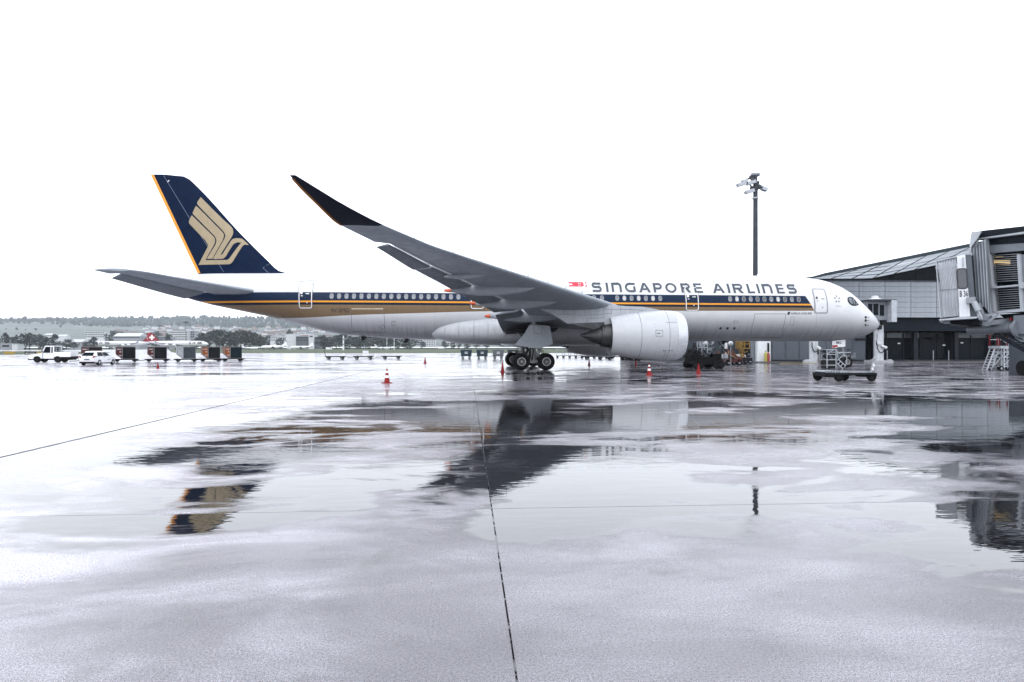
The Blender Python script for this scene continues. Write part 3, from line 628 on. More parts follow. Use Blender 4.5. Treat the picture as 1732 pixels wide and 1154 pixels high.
def wing(side):
    lab = None
    mb = MB(); ys = [2.3, 4, 6, 8, 10.5, 13, 16, 18, 20, 22, 24, 26, 27.9]
    mb.loft([section(y, WS, side, 0, .76) for y in ys])
    wg = part('wing', mb, WING, plane, A0, 40)
    mb = MB(); mb.loft([section(y, WS, side) for y in (27.92, 28.4, 28.9, 29.4, 29.9, 30.2)])
    part('wing_tip', mb, WING, wg, A0, 40)
    mb = MB(); mb.loft([section(y, WS, side) for y in (30.2, 30.6, 31.1, 31.5, 31.9, 32.2, 32.42)])
    part('winglet', mb, TIPB, wg, A0, 40)
    ye = np.linspace(30.2, 32.3, 8); mb = MB(); rr_ = []
    for y in ye:
        s = section(y, WS, side); te = s[14]; rr_.append([te+Vector((-.03, 0, -.02)), te+Vector((.07, 0, -.03)), te+Vector((.07, 0, .03)), te+Vector((-.03, 0, .02))])
    mb.loft(rr_); part('winglet_edge', mb, M('tip_edge_brown', (.2, .08, .015), .5, spec=.15), wg, A0)
    mb = MB(); mb.loft([[p+Vector((0, 0, 0)) for p in section(y, WS, side, 0, .035)] for y in ()] or [section(30, WS, side, .0, .01), section(30.01, WS, side, 0, .01)])
    for name, y0, y1, ang, dz, dx in (('flap', 3.2, 10.1, 9, -.07, -.06), ('flap', 10.6, 23.6, 7, -.05, -.06), ('aileron', 23.8, 27.7, 12, -.03, -.06)):
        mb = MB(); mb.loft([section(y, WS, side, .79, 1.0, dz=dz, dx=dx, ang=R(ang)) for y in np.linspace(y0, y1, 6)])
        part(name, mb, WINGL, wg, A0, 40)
    mb = MB()                                                                                     # cove: pale edge strip under the spoilers
    rr_ = []
    for y in np.linspace(10.7, 27.6, 10):
        s = section(y, WS, side, 0, .76); p = s[15]; q = s[16]
        rr_.append([p+Vector((0, 0, -.012)), q+Vector((0, 0, -.012)), q+Vector((0, 0, -.03)), p+Vector((0, 0, -.03))])
    mb.loft(rr_); part('flap_cove', mb, WHITE, wg, A0)
    mb = MB()
    for y in np.linspace(12.5, 29, 9):
        p = section(y, WS, side)[2]; mb.bar(p, p+Vector((.05, 0, .14)), .03)
    for y in (27, 28): pass
    part('static_wick', mb, DARK, wg, A0, kind='stuff')
    # flap track fairings with orange tips
    for (y, xt, zt_, ln, rad) in ((18.8, -1.05, 5.38, 5.2, .36), (14, .5, 4.92, 5.8, .45), (8, 1.72, 4.33, 6.4, .52), (22.3, -1.35, 5.85, 2.6, .16)):
        mb = MB(); rings = []
        Ls = [0, .03, .1, .2, .35, .5, .65, .8, .92, 1]; rads = [.3, .36, .52, .72, .95, 1.05, 1, .8, .5, .1]
        for u, rr in zip(Ls, rads):
            x = xt+u*ln; zc = zt_+.02*u-.0*u+ .28*max(0, u-.35)
            rings.append([(x, D+side*y+rad*.62*rr*math.sin(2*PI*k/20), zc+rad*rr*(1.15 if math.cos(2*PI*k/20) > 0 else 1)*math.cos(2*PI*k/20)) for k in range(20)])
        mb.loft(rings); ff = part('flap_fairing', mb, M('fairing_grey', (.24, .26, .29), .4, var=.06, spec=.3) , wg, A0, 45)
        if rad > .2:
            mb = MB(); mb.lathe((xt, D+side*y, zt_), [(-.42, rad*.14), (-.4, rad*.2), (0, rad*.33)], 'X', 14, True, True)
            part('fairing_tip', mb, ORANGE, wg, A0, 40)
    return wg
wing(-1); wing(1)
TS = [(1.5, 56.0, 61.9, 6.62, 6.45, .1), (4, 58.3, 63.1, 6.92, 6.74, .1), (7, 60.8, 64.3, 7.27, 7.12, .09), (9, 62.4, 65.15, 7.5, 7.4, .085), (9.4, 63.2, 65.9, 7.57, 7.56, .07)]
for side in (-1, 1):
    mb = MB(); mb.loft([section(y, TS, side, 0, .68) for y in (1.5, 3, 4.5, 6, 7.5, 8.75)]); tp = part('horizontal_tail', mb, WING, plane, A0, 40)
    mb = MB(); mb.loft([section(y, TS, side) for y in (8.77, 9.1, 9.4)]); part('tail_tip', mb, WING, tp, A0, 40)
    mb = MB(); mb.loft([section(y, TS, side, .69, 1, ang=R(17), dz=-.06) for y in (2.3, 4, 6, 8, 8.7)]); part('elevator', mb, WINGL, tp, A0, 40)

# belly fairing with panel seams --------------------------------------------------------------
BF = [(-4.1, 3.3, .1, .12), (-3.4, 3.3, .45, 1.4), (-2.4, 3.32, .8, 2.35), (-1, 3.35, 1.1, 2.85), (1, 3.4, 1.3, 3.2), (4, 3.45, 1.42, 3.35), (8, 3.45, 1.42, 3.35), (12, 3.45, 1.38, 3.3), (15, 3.4, 1.25, 3.0), (16.8, 3.3, .9, 2.4), (18, 3.2, .4, 1.5), (18.6, 3.1, .1, .5)]
def bell(x): return [pchip([b[0] for b in BF], [b[k] for b in BF], x) for k in (1, 2, 3)]
def belly_y(x, z):
    c, h, w_ = bell(x); v = min(1, abs(z-c)/h); return D-w_*(1-v**2.6)**(1/2.6)
mb = MB(); rings = []
for x in list(np.linspace(-4.1, -1, 10))+list(np.linspace(0, 15.5, 12))+list(np.linspace(16.2, 18.6, 7)):
    c, h, w_ = bell(x); q = 2/2.6; rg = []
    for k in range(48):
        a = 2*PI*k/48; ca, sa = math.cos(a), math.sin(a)
        rg.append((x, D+w_*math.copysign(abs(sa)**q, sa), c+h*math.copysign(abs(ca)**q, ca)))
    rings.append(rg)
mb.loft(rings); part('belly_fairing', mb, M('fairing_white', (.37, .385, .41), .35, spec=.25, var=.06, streak=.3), plane, A0, 50)
bl = lambda u, v, o_: Vector((u, belly_y(u, v)-o_, v))
sm = []
for x in (-2, -.8, .5, 1.7, 3.2):
    c, h, w_ = bell(x); zz_ = np.linspace(c-h*.9, c+h*.92, 9); sm += ribbon([(x, z) for z in zz_], .03)
tag(decal('fairing_seam', sm, bl, DIRT, plane, cell=0, step=.0002), kind='stuff')
for x, z in ((-5.2, 2.5), (24, 2.42), (-9, 2.63)):                                                # blade antennas and drain mast under the keel
    mb = MB(); mb.prism([(x, D-.03, zb(x)+.05), (x-.5, D-.03, zb(x)+.05), (x-.55, D-.03, zb(x)-.32), (x-.3, D-.03, zb(x)-.32)], (0, .06, 0)); part('blade_antenna', mb, DARK, plane, A0)
for px in (1366, 1290, 1180): 
    x = at(px, 468, D).x; mb = MB(); mb.prism([(x, D-.03, zt(x)-.05), (x-.55, D-.03, zt(x)-.05), (x-.5, D-.03, zt(x)+.2), (x-.25, D-.03, zt(x)+.2)], (0, .06, 0)); part('blade_antenna', mb, WHITE, plane, A0)

# engines ---------------------------------------------------------------------------------------
def engine(side):
    yc, zc = D+side*10.5, 2.76; c = (0, yc, zc)
    S = lambda pr: [(10.62+(x-10.75)*.925, r) for x, r in pr]
    mb = MB(); mb.lathe(c, S([(10.75, 1.40), (11.5, 1.53), (12.5, 1.69), (13.5, 1.81), (14.5, 1.89), (15.2, 1.915), (15.9, 1.895)]), 'X', 64)
    mb.lathe(c, S([(11.8, 1.22), (10.95, 1.33), (10.75, 1.38)]), 'X', 64); mb.lathe(c, S([(10.75, 1.38), (10.745, 1.40)]), 'X', 64)
    en = part('engine_cowling', mb, M('nacelle_white', (.4, .415, .44), .3, var=.03, spec=.3, coat=.1), plane, A0, 50)
    mb = MB(); mb.lathe(c, S([(15.91, 1.893), (16.35, 1.83), (16.65, 1.71), (16.8, 1.57), (16.72, 1.47), (16.4, 1.42), (15.4, 1.45), (14.9, 1.45)]), 'X', 64)
    part('intake_lip', mb, M('intake_lip_metal', (.5, .52, .55), .3, metal=.4, var=.04), en, A0, 60)
    mb = MB()
    for k in range(22):
        a = 2*PI*k/22; p = Vector((14.45, yc+.35*math.cos(a), zc+.35*math.sin(a))); q = Vector((14.5, yc+1.42*math.cos(a+.2), zc+1.42*math.sin(a+.2)))
        mb.quad(p+Vector((.15, .0, 0)), q+Vector((.05, .1*math.sin(a), -.1*math.cos(a))), q+Vector((-.15, -.2*math.sin(a), .2*math.cos(a))), p+Vector((-.15, 0, 0)))
    mb.lathe(c, [(14.2, .4), (14.7, .38), (15.1, .25), (15.3, .02)], 'X', 20); part('fan', mb, DARK, en, A0)
    mb = MB(); mb.lathe(c, [(12.6, 1.1), (11.6, 1.06), (10.9, .98), (10.4, .9), (9.98, .84), (9.95, .78)], 'X', 40, True); part('core_cowl', mb, HOTM, en, A0, 50)
    mb = MB(); mb.lathe(c, [(10.2, .7), (9.9, .68), (9.4, .5), (8.9, .27), (8.45, .06), (8.42, .01)], 'X', 32); part('exhaust_cone', mb, HOTM, en, A0, 50)
    rngs = []
    def ring(x, r, rx=.004): return [(x+dx, yc+(r+dr)*math.cos(2*PI*k/64), zc+(r+dr)*math.sin(2*PI*k/64)) for dx, dr in ((0, 0),) for k in range(64)]
    prof = S([(10.75, 1.40), (11.5, 1.53), (12.5, 1.69), (13.5, 1.81), (14.5, 1.89), (15.2, 1.915), (15.9, 1.895)])
    rad = lambda x: pchip([p[0] for p in prof], [p[1] for p in prof], x)
    mb = MB()
    for x in (12.7, 14.75):
        mb.lathe(c, [(x-.014, rad(x)-.004), (x-.012, rad(x)+.006), (x+.012, rad(x)+.006), (x+.014, rad(x)-.004)], 'X', 64)
    part('cowl_seam', mb, DIRT, en, A0)
    def nac(u, v, o_):
        r = rad(u)+o_; v = min(r, max(-r, v-zc)); return Vector((u, yc-math.sqrt(max(0, r*r-v*v)), zc+v))
    if side < 0:
        decal('cowl_hatch', ribbon([(13.7, 2.68), (14.2, 2.68), (14.2, 3.12), (13.7, 3.12)], .025, True)+ribbon([(14.5, 3.7), (14.75, 3.72), (15.3, 3.72)], .02)+ribbon([(14.5, 1.6), (14.55, 1.3), (14.45, 1.0)], .03), nac, DIRT, en, cell=.2, step=.0004)
        decal('cowl_latch', [arc(x, z, .05, .04, 0, 315, 7) for x, z in ((14.35, 1.62), (14.5, 1.62), (14.8, 1.63), (15.0, 1.63), (13.85, 2.9), (13.95, 2.9))], nac, INK, en, cell=0)
    Y0 = yc-.32
    poly = [(905, 519.5), (936, 521), (1005, 517.4), (1020, 514.8), (1060, 518), (1087, 519), (1106, 522.3), (1127, 527.2), (1150, 534), (1110, 549), (1040, 553), (1024, 556), (1022, 545), (960, 547.5), (934, 531)]
    pp = [at(x, y, D-10.5-.32) for x, y in poly]
    mb = MB(); mb.prism([(p.x, Y0, p.z) for p in pp], (0, .64, 0)); py = part('pylon', mb, M('pylon_white', (.33, .35, .38), .42, spec=.3, var=.06, streak=.25), en, A0, 30)
    pf = [at(x, y, D-10.5) for x, y in ((962, 548), (1022, 545.5), (1030, 556), (1024, 566), (1002, 557))]
    mb = MB(); mb.prism([(p.x, yc-.24, p.z) for p in pf], (0, .48, 0)); part('exhaust_shield', mb, HOTM, en, A0)
    if side < 0:
        ln = []
        for q in ([(936, 521.5), (937, 530)], [(955, 520.5), (955, 531)], [(972, 519.5), (972, 532)], [(988, 518.6), (988, 532)], [(1006, 518), (1006, 533)], [(1020, 516), (1020, 536)], [(1034, 524.5), (1034, 533)], [(1050, 519), (1050, 527)], [(1066, 519.5), (1066, 525)], [(940, 531.5), (975, 533), (1006, 533), (1034, 530)], [(1020, 523.5), (1060, 523.5), (1090, 525)], [(993, 541), (994, 546)], [(993, 539), (1024, 537.5)]):
            ln += ribbon([(at(x, y, Y0).x, at(x, y, Y0).z) for x, y in q], .025)
        decal('pylon_seam', ln, lambda u, v, o_: Vector((u, Y0-o_, v)), DIRT, en, cell=0, step=.0003)
engine(-1); engine(1)

# undercarriage ---------------------------------------------------------------------------------
tm = MB(); tm.lathe((0, 0, 0), [(-.2, .33), (-.24, .38), (-.255, .5), (-.245, .6), (-.2, .68), (-.1, .7), (-.05, .7), (0, .695), (.05, .7), (.1, .7), (.2, .68), (.245, .6), (.255, .5), (.24, .38), (.2, .33)], 'Y', 40)
TYRE = tm.mesh('tyre', BLACK, smooth=30)
rm = MB(); rm.lathe((0, 0, 0), [(-.2, .34), (-.235, .35), (-.24, .31), (-.18, .29)], 'Y', 32); RIM1 = rm.mesh('rim', M('rim_grey', (.34, .35, .36), .35, metal=.5), smooth=40)
rm = MB(); rm.lathe((0, 0, 0), [(-.18, .29), (-.15, .24), (-.13, .16), (-.2, .13), (-.24, .1), (-.24, .01)], 'Y', 24); rm.lathe((0, 0, 0), [(.2, .34), (.2, .01)], 'Y', 24)
for k in range(9): 
    a = 2*PI*k/9; rm.tube((.21*math.cos(a), -.15, .21*math.sin(a)), (.21*math.cos(a), -.17, .21*math.sin(a)), .035, n=6)
HUB = rm.mesh('hub', M('hub_dark', (.1, .1, .105), .4, metal=.5), smooth=40)
def main_gear(side, xg):
    yc = D+side*5.3; x0, x1 = xg-1.02, xg+1.02
    mb = MB(); mb.tube((xg, yc, .9), (xg+.1, yc, 4.2), .2, .24, 16); mb.tube((xg, yc, .55), (xg, yc, 1.7), .15, n=14)
    mb.bar((x0-.1, yc, .72), (x1+.1, yc, .7), .3, .26)
    for x in (x0, x1): mb.tube((x, yc-.9, .7), (x, yc+.9, .7), .1, n=10)
    lg_ = part('main_landing_gear', mb, M('gear_grey', (.2, .21, .22), .45, var=.25, metal=.3), plane, A0, 40)
    mb = MB(); mb.bar((xg+.3, yc, 1.1), (xg+.55, yc, 1.7), .12, .3); mb.bar((xg+.55, yc, 1.7), (xg+.25, yc, 2.3), .12, .3); mb.tube((xg+.2, yc, 2.2), (xg+1.6, yc+side*-1.2, 3.4), .09, n=8); mb.tube((xg-.2, yc, 2.0), (xg-1.3, yc+side*-1.5, 3.3), .1, n=8)
    mb.tube((x0+.3, yc-.1, .9), (xg-.15, yc-.1, 1.6), .06, n=8); mb.tube((x1-.3, yc-.1, .9), (xg+.15, yc-.1, 1.5), .07, n=8)
    part('drag_strut', mb, MATS["gear_grey"], lg_, A0)
    mb = MB()
    for k in range(7):
        a = random.uniform(-.5, .5); mb.path([(xg+a, yc-.3, 1.9), (xg+a*1.6+.1, yc-.42, 1.5), (xg+a*1.3, yc-.4, 1.05), (xg+a*1.9, yc-.2, .8)], .03, 5)
    part('hydraulic_hose', mb, DARK, lg_, A0, kind='stuff')
    for x in (x0, x1):
        for s in (-1, 1):
            y = yc+s*.62
            for nm, me in (('tyre', TYRE), ('rim', RIM1), ('hub', HUB)):
                o = put(nm, me, lg_, loc=Vector((x, y, .7))-A0)
                if s > 0: o.rotation_euler = (0, 0, PI)
    for x, s_ in ((x0-.72, 1), (x1+.72, -1)):                                                     # small tie lights on the brakes
        pass
    return lg_
XG = at(903, 610, D-5.9).x
g1 = main_gear(-1, XG); main_gear(1, XG)
for side in (-1, 1):
    Yd = D+side*6.35
    poly = [(895.5, 549.6), (902.5, 549.6), (917.5, 550), (930, 551.6), (932.5, 565), (935.6, 582), (925, 586), (912, 590), (893, 587.5), (870, 583.2), (878, 575), (886, 566), (891, 557.5)]
    pp = [at(x, y, D-6.35) for x, y in poly]
    mb = MB(); mb.prism([(p.x, Yd, p.z) for p in pp], (0, -side*.09, 0)); gd = part('gear_door', mb, M('gear_door_white', (.3, .325, .36), .4, var=.05, spec=.25), plane, A0)
    if side < 0:
        q = [at(x, y, Yd) for x, y in ((902.5, 549.8), (917.5, 550.2), (916, 565), (903.5, 564))]
        decal('door_panel_seam', ribbon([(p.x, p.z) for p in q], .03, True), lambda u, v, o_: Vector((u, Yd-o_, v)), DIRT, gd, cell=0)
    # inner bay door below the belly
    mb = MB(); mb.prism([(XG-2.6, D+side*3.4, 2.12), (XG+3.2, D+side*3.4, 2.12), (XG+2.6, D+side*4.4, 1.95), (XG-2.2, D+side*4.4, 1.95)], (0, 0, .06)); part('bay_door', mb, WHITE_D, plane, A0)
mb = MB(); mb.prism([(XG-2.2, D-5.9, 3.2), (XG+2, D-5.9, 3.4), (XG+2, D-3.3, 3.2), (XG-2.2, D-3.3, 3.0)], (0, 0, .08)); part('wheel_bay', mb, DARK, plane, A0)
# nose gear
xn = at(1431, 611, D-.2).x
mb = MB(); mb.tube((xn, D, .5), (xn-.5, D, 2.9), .12, .15, 12); mb.tube((xn, D-.4, .5), (xn, D+.4, .5), .07, n=10); mb.bar((xn-.5, D, 1.2), (xn-1.6, D, 2.7), .1); ng = part('nose_landing_gear', mb, MATS["gear_grey"], plane, A0, 40)
for s in (-1, 1):
    for nm, me in (('tyre', TYRE), ('rim', RIM1), ('hub', HUB)):
        o = put(nm, me, ng, loc=Vector((xn, D+s*.3, .5))-A0); o.scale = (.72, .72, .72)
        if s > 0: o.rotation_euler = (0, 0, PI)
Yp = D-.75
q = [at(x, y, Yp) for x, y in ((1407.6, 577.2), (1429.8, 574.6), (1429.9, 586.4), (1416.5, 587.5), (1415, 588.4), (1407.8, 588.8))]
mb = MB(); mb.prism([(p.x, p.y, p.z) for p in q], (0, .05, 0)); nd = part('nose_gear_door', mb, M('gear_door_bright', (.66, .67, .69), .35), plane, A0)
nm_ = lambda u, v, o_: Vector((u, Yp-o_, v))
a, b = at(1414.5, 582.2, Yp), at(1423, 577.2, Yp); lettering('gear_door_letters', 'MG', a.x, b.x, a.z, b.z, nm_, INK, nd, A0, .03)
q = [at(x, y, Yp) for x, y in ((1407.9, 584.2), (1417, 583.6), (1416.2, 587.4), (1407.9, 588.6))]; decal('red_flash', [[(p.x, p.z) for p in q]], nm_, RED, nd, cell=0)
# ------------------------------------------------------------------ terminal building behind the nose
YF = 88.0
term = thing('terminal_building', 'long grey terminal with sloping roof and horizontal metal cladding behind the jet nose', 'terminal', (60, YF, 0))
TA = Vector((60, YF, 0))
CLAD = M('cladding_silver', (.31, .338, .37), .42, metal=.2, spec=.3, var=.1, scale=.6, streak=.3)
ZB, ZT = 6.05, 11.05; NP = 7; PW = 3.75; XW0, XW1 = 24.0, 98.0
ph = (ZT-ZB)/NP
pmb = MB(); g = .035
pmb.loft([[(-PW/2+g, .12, 0), (PW/2-g, .12, 0), (PW/2-g, .12, ph-g), (-PW/2+g, .12, ph-g)], [(-PW/2+g, -.06, .0), (PW/2-g, -.06, .0), (PW/2-g, -.02, ph-g), (-PW/2+g, -.02, ph-g)]], cap0=False)
CP = pmb.mesh('facade_panel', CLAD)
rr_ = random.Random(3)
for i in range(int((XW1-XW0)/PW)):
    for j in range(NP):
        o = put('facade_panel', CP, term, loc=Vector((XW0+PW*(i+.5), YF+rr_.uniform(-.012, .012), ZB+ph*j+g/2))-TA)
mb = MB(); mb.box(((XW0+XW1)/2, YF+8, (ZB+ZT)/2), (XW1-XW0, 15.7, ZT-ZB-.1)); mb.box(((XW0+XW1)/2, YF-.02, ZT+.06), (XW1-XW0, .5, .14)); part('upper_wall', mb, MGREY, term, TA)
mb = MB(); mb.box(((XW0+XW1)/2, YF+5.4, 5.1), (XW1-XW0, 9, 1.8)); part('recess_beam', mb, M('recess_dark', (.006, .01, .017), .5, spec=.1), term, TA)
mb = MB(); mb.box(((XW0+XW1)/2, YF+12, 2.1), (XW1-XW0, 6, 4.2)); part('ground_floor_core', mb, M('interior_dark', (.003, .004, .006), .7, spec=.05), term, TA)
gp = MB(); gp.box((0, 0, 1.55), (2.42, .05, 3.0)); GP = gp.mesh('glass_pane', GLASS)
tp_ = MB(); tp_.box((0, 0, 0), (2.3, .05, .72)); TPM = tp_.mesh('transom_panel', M('transom_grey', (.07, .085, .1), .3, var=.2, spec=.3)); TPM2 = tp_.mesh('transom_panel', GLASS)
mu = MB(); mu.box((0, 0, 2.1), (.09, .16, 4.2)); MU = mu.mesh('mullion', DARK)
x = XW0+1.3; k = 0
while x < XW1-1:
    put('glass_pane', GP, term, loc=Vector((x, YF+3, .05))-TA); put('mullion', MU, term, loc=Vector((x+1.28, YF+2.98, 0))-TA)
    put('transom_panel', TPM if (k*7) % 5 in (0, 1, 3) else TPM2, term, loc=Vector((x, YF+2.97, 3.62))-TA); x += 2.56; k += 1
cm = MB(); cm.box((0, 0, 2.1), (.55, .6, 4.2)); CM = cm.mesh('column', M('column_grey', (.012, .015, .02), .5, spec=.15))
for k in range(12): put('column', CM, term, loc=Vector((27+6.1*k, YF+2.2, 0))-TA)
lm = MB(); lm.box((0, 0, 0), (.36, .06, .15)); LM = lm.mesh('interior_sign', M('lit_sign', (.5, .52, .55), .4, emit=.1))
for px, py, in ((1520.5, 581), (1627, 580), (1596.5, 584)):
    p = at(px, py, YF+2.85); put('interior_sign', LM, term, loc=p-TA)
# sloping roof: fascia, soffit panels, clerestory
RS = .203; XR0, ZR0 = 43.2, 10.55
zr = lambda x: ZR0+RS*(x-XR0)
zk = lambda x: max(zr(x)-1.8, ZT+.16)                                 # the roof falls back towards the wall
zs = lambda x, y: zr(x)+(zk(x)-zr(x))*(y-YE)/(YF-.3-YE)
XR1 = 98.0; YE = 80.5
RD = M('roof_dark', (.02, .03, .038), .5, spec=.2)
mb = MB(); mb.prism([(XR0-1.5, YF-.3, ZT+.16), (54.4, YF-.3, ZT+.16), (XR1, YF-.3, zk(XR1)), (XR1, YF-.3, zk(XR1)+.6), (54.4, YF-.3, ZT+.7), (XR0-1.5, YF-.3, ZT+.3)], (0, 40, 0)); part('roof', mb, RD, term, TA)
mb = MB(); mb.prism([(XR0-1.5, YE, zr(XR0-1.5)), (XR1, YE, zr(XR1)-.1), (XR1, YE, zr(XR1)+.45), (XR0+2, YE, zr(XR0+2)+.38), (XR0-1.5, YE, zr(XR0-1.5)+.12)], (0, .5, 0)); part('fascia', mb, RD, term, TA)
SOF = bpy.data.materials.new('frosted_canopy_glass'); SOF.use_nodes = True; t_, N_, L_, b_q = nodes(SOF)
tr_ = N_('ShaderNodeBsdfTranslucent'); tr_.inputs[0].default_value = (.33, .355, .385, 1); ms_ = N_('ShaderNodeMixShader'); ms_.inputs[0].default_value = .8
b_q.inputs['Base Color'].default_value = (.4, .42, .45, 1); L_(b_q.outputs[0], ms_.inputs[1]); L_(tr_.outputs[0], ms_.inputs[2]); L_(ms_.outputs[0], t_.nodes['Material Output'].inputs['Surface'])
for i in range(18):
    xa, xb = XR0+.6+i*3, XR0+.6+i*3+2.75
    for j in range(4):
        ya = YE+.55+j*1.66
        mb = MB(); mb.quad((xa, ya, zs(xa, ya)+.1), (xb, ya, zs(xb, ya)+.1), (xb, ya+1.4, zs(xb, ya+1.4)+.1), (xa, ya+1.4, zs(xa, ya+1.4)+.1)); part('canopy_panel', mb, SOF, term, TA)
mb = MB()
for j in range(5): y = YE+.42+j*1.66; mb.loft([[(x_, y-.1, zs(x_, y-.1)+.09), (x_, y+.14, zs(x_, y+.14)+.09), (x_, y+.14, zs(x_, y+.14)+.13), (x_, y-.1, zs(x_, y-.1)+.13)] for x_ in (XR0, 50, 54.4, 70, XR1)])
part('purlin', mb, RD, term, TA, kind='stuff')
mb = MB()
for i in range(18): x = XR0+.45+i*3; mb.prism([(x-.12, YE+.5, zs(x-.12, YE+.5)+.05), (x+.12, YE+.5, zs(x+.12, YE+.5)+.05), (x+.12, YF-.3, zk(x+.12)+.05), (x-.12, YF-.3, zk(x-.12)+.05)], (0, 0, .04))
part('rafter', mb, RD, term, TA, kind='stuff')
for i in range(11):
    xa, xb = 55+i*3.8, 55+i*3.8+3.68
    mb = MB(); mb.prism([(xa, YF+.3, ZT+.16), (xb, YF+.3, ZT+.16), (xb, YF+.3, max(ZT+.2, zk(xb)-.05)), (xa, YF+.3, max(ZT+.18, zk(xa)-.05))], (0, .06, 0)); part('clerestory_pane', mb, GLASS, term, TA)
    mb = MB(); mb.box((xb+.06, YF+.28, (ZT+.16+zk(xb)-.05)/2), (.09, .14, max(.1, zk(xb)-.21-ZT))); part('mullion', mb, DARK, term, TA)
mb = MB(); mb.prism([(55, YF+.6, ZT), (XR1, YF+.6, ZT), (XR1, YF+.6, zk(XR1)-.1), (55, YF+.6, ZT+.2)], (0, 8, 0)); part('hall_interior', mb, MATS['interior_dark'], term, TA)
mb = MB(); mb.box(((XW0+XW1)/2, YF-3.2, .06), (XW1-XW0, 12, .12)); part('kerb', mb, M('kerb_concrete', (.05, .053, .06), .35), term, TA)
# ground floor service block under the forward fuselage
YA = 81.0
ann = thing('service_block', 'low grey service block with tall metal doors under the forward fuselage', 'service building', (42, YA, 0)); AA = Vector((42, YA, 0))
xa0, xa1 = at(1306, 600, YA).x, at(1465.5, 600, YA).x
mb = MB(); mb.box(((xa0+xa1)/2, YA+2.2, 1.85), (xa1-xa0, 4, 3.2)); part('wall', mb, MGREY, ann, AA)
mb = MB(); mb.box(((xa0+xa1)/2, YA+2.1, .13), (xa1-xa0+.1, 4.2, .26)); part('plinth', mb, DARK, ann, AA)
dm = MB(); dm.box((0, 0, 1.45), (1.52, .08, 2.85)); DMM = dm.mesh('door_panel', M('door_panel_grey', (.075, .088, .107), .45, spec=.25, var=.07, streak=.2))
n_ = int((xa1-xa0)/1.58)
for i in range(n_): put('door_panel', DMM, ann, loc=Vector((xa0+(i+.5)*(xa1-xa0)/n_, YA+.18, .32))-AA)
mb = MB(); mb.box((at(1457, 573, YA).x, YA+.1, 2.9), (1.5, .1, .3)); part('vent_grille', mb, DARK, ann, AA)
mb = MB(); mb.box((at(1441, 605, YA).x, YA+.1, .85), (1.1, .1, .75)); part('meter_box', mb, GREY, ann, AA)
mb = MB(); xm0, xm1 = at(1283, 600, YA).x, at(1305.4, 600, YA).x
mb.box(((xm0+xm1)/2, YA+1.5, 1.6), (xm1-xm0, 2.4, 3.2)); part('white_wall', mb, M('white_wall', (.6, .62, .65), .5, var=.06), ann, AA)
mb = MB(); mb.box((at(1301, 590, YA).x, YA+.25, 1.9), (.22, .1, 1.1)); part('wall_conduit', mb, DARK, ann, AA)
mb = MB(); xd0, xd1 = at(1140, 600, YA+4).x, at(1283, 600, YA).x
mb.box(((xd0+xd1)/2, YA+6, 1.9), (xd1-xd0, 2.4, 3.8)); part('rear_wall', mb, M('rear_wall_grey', (.035, .042, .052), .5, spec=.2), ann, AA)
xq = at(1277, 600, YA).x; mb = MB(); mb.box((xq, YA+1.3, 1.6), (.75, .8, 3.2)); part('pillar', mb, GREY, ann, AA)
def cyl_thing(name, label, cat, p, r, h, m, group=None):
    t = thing(name, label, cat, p, 0, group); mb = MB(); mb.lathe((0, 0, 0), [(0, r), (h*.8, r), (h*.92, r*.7), (h, r*.35)], 'Z', 14, True, True); part('cylinder', mb, m, t, smooth=40)
    mb = MB(); mb.tube((0, 0, h), (0, 0, h+.12), .05, n=8); mb.box((.05, 0, h+.12), (.2, .06, .05)); part('valve', mb, DARK, t); return t
p = at(1295, 606, YA-.5); cyl_thing('fire_extinguisher', 'yellow extinguisher bottle standing in front of the white wall', 'extinguisher', (p.x, p.y, .12), .2, 1.2, M('bottle_yellow', (.3, .27, .05), .45))
p = at(1299.3, 606, YA-.5); cyl_thing('fire_extinguisher', 'dark red extinguisher bottle beside the yellow one at the white wall', 'extinguisher', (p.x, p.y, .12), .2, 1.1, M('bottle_red', (.25, .015, .02), .4))
# slim posts before the glass front
PB = MB(); PB.tube((0, 0, 0), (0, 0, 1.35), .06, n=8)
PBM = PB.mesh('bollard', STEEL)
for px, lab in ((1500.5, 'slim pale post nearest the bridge pillar in front of the dark glass'), (1578.5, 'slim pale post between two others before the dark glass front'), (1604.5, 'slim pale post closest to the mobile stairs before the dark glass')):
    p = at(px, 606, YF-2); put('bollard', PBM, None, lab, 'post', 'posts in front of the terminal glass', loc=(p.x, p.y, .12))

# bridge pillars near the nose -------------------------------------------------------------------
YP = 77.5
pb = thing('boarding_bridge', 'grey boarding bridge head on a round white pillar just beyond the jet nose', 'boarding bridge', (at(1486, 600, YP).x, YP, 0)); PA = Vector(pb.location)
q = lambda px, py: at(px, py, YP)
mb = MB(); mb.tube((PA.x, YP, 0), (PA.x, YP, q(1486, 540).z), .55, n=28); part('pillar', mb, M('pillar_white', (.42, .44, .47), .4, streak=.3), pb, PA, 40)
mb = MB(); mb.box((PA.x, YP, .16), (2.6, 1.8, .3)); mb.box((PA.x+1.1, YP-.5, .34), (.3, .3, .2)); mb.box((PA.x-1.1, YP-.5, .34), (.3, .3, .2)); part('foot', mb, M('foot_grey', (.3, .31, .33), .5, streak=.3), pb, PA)
a, b = q(1458, 542), q(1492.5, 511); mb = MB(); mb.box(((a.x+b.x)/2, YP+.6, (a.z+b.z)/2), (b.x-a.x, 3.4, b.z-a.z)); part('cab', mb, M('cab_grey', (.15, .165, .19), .4, streak=.25), pb, PA)
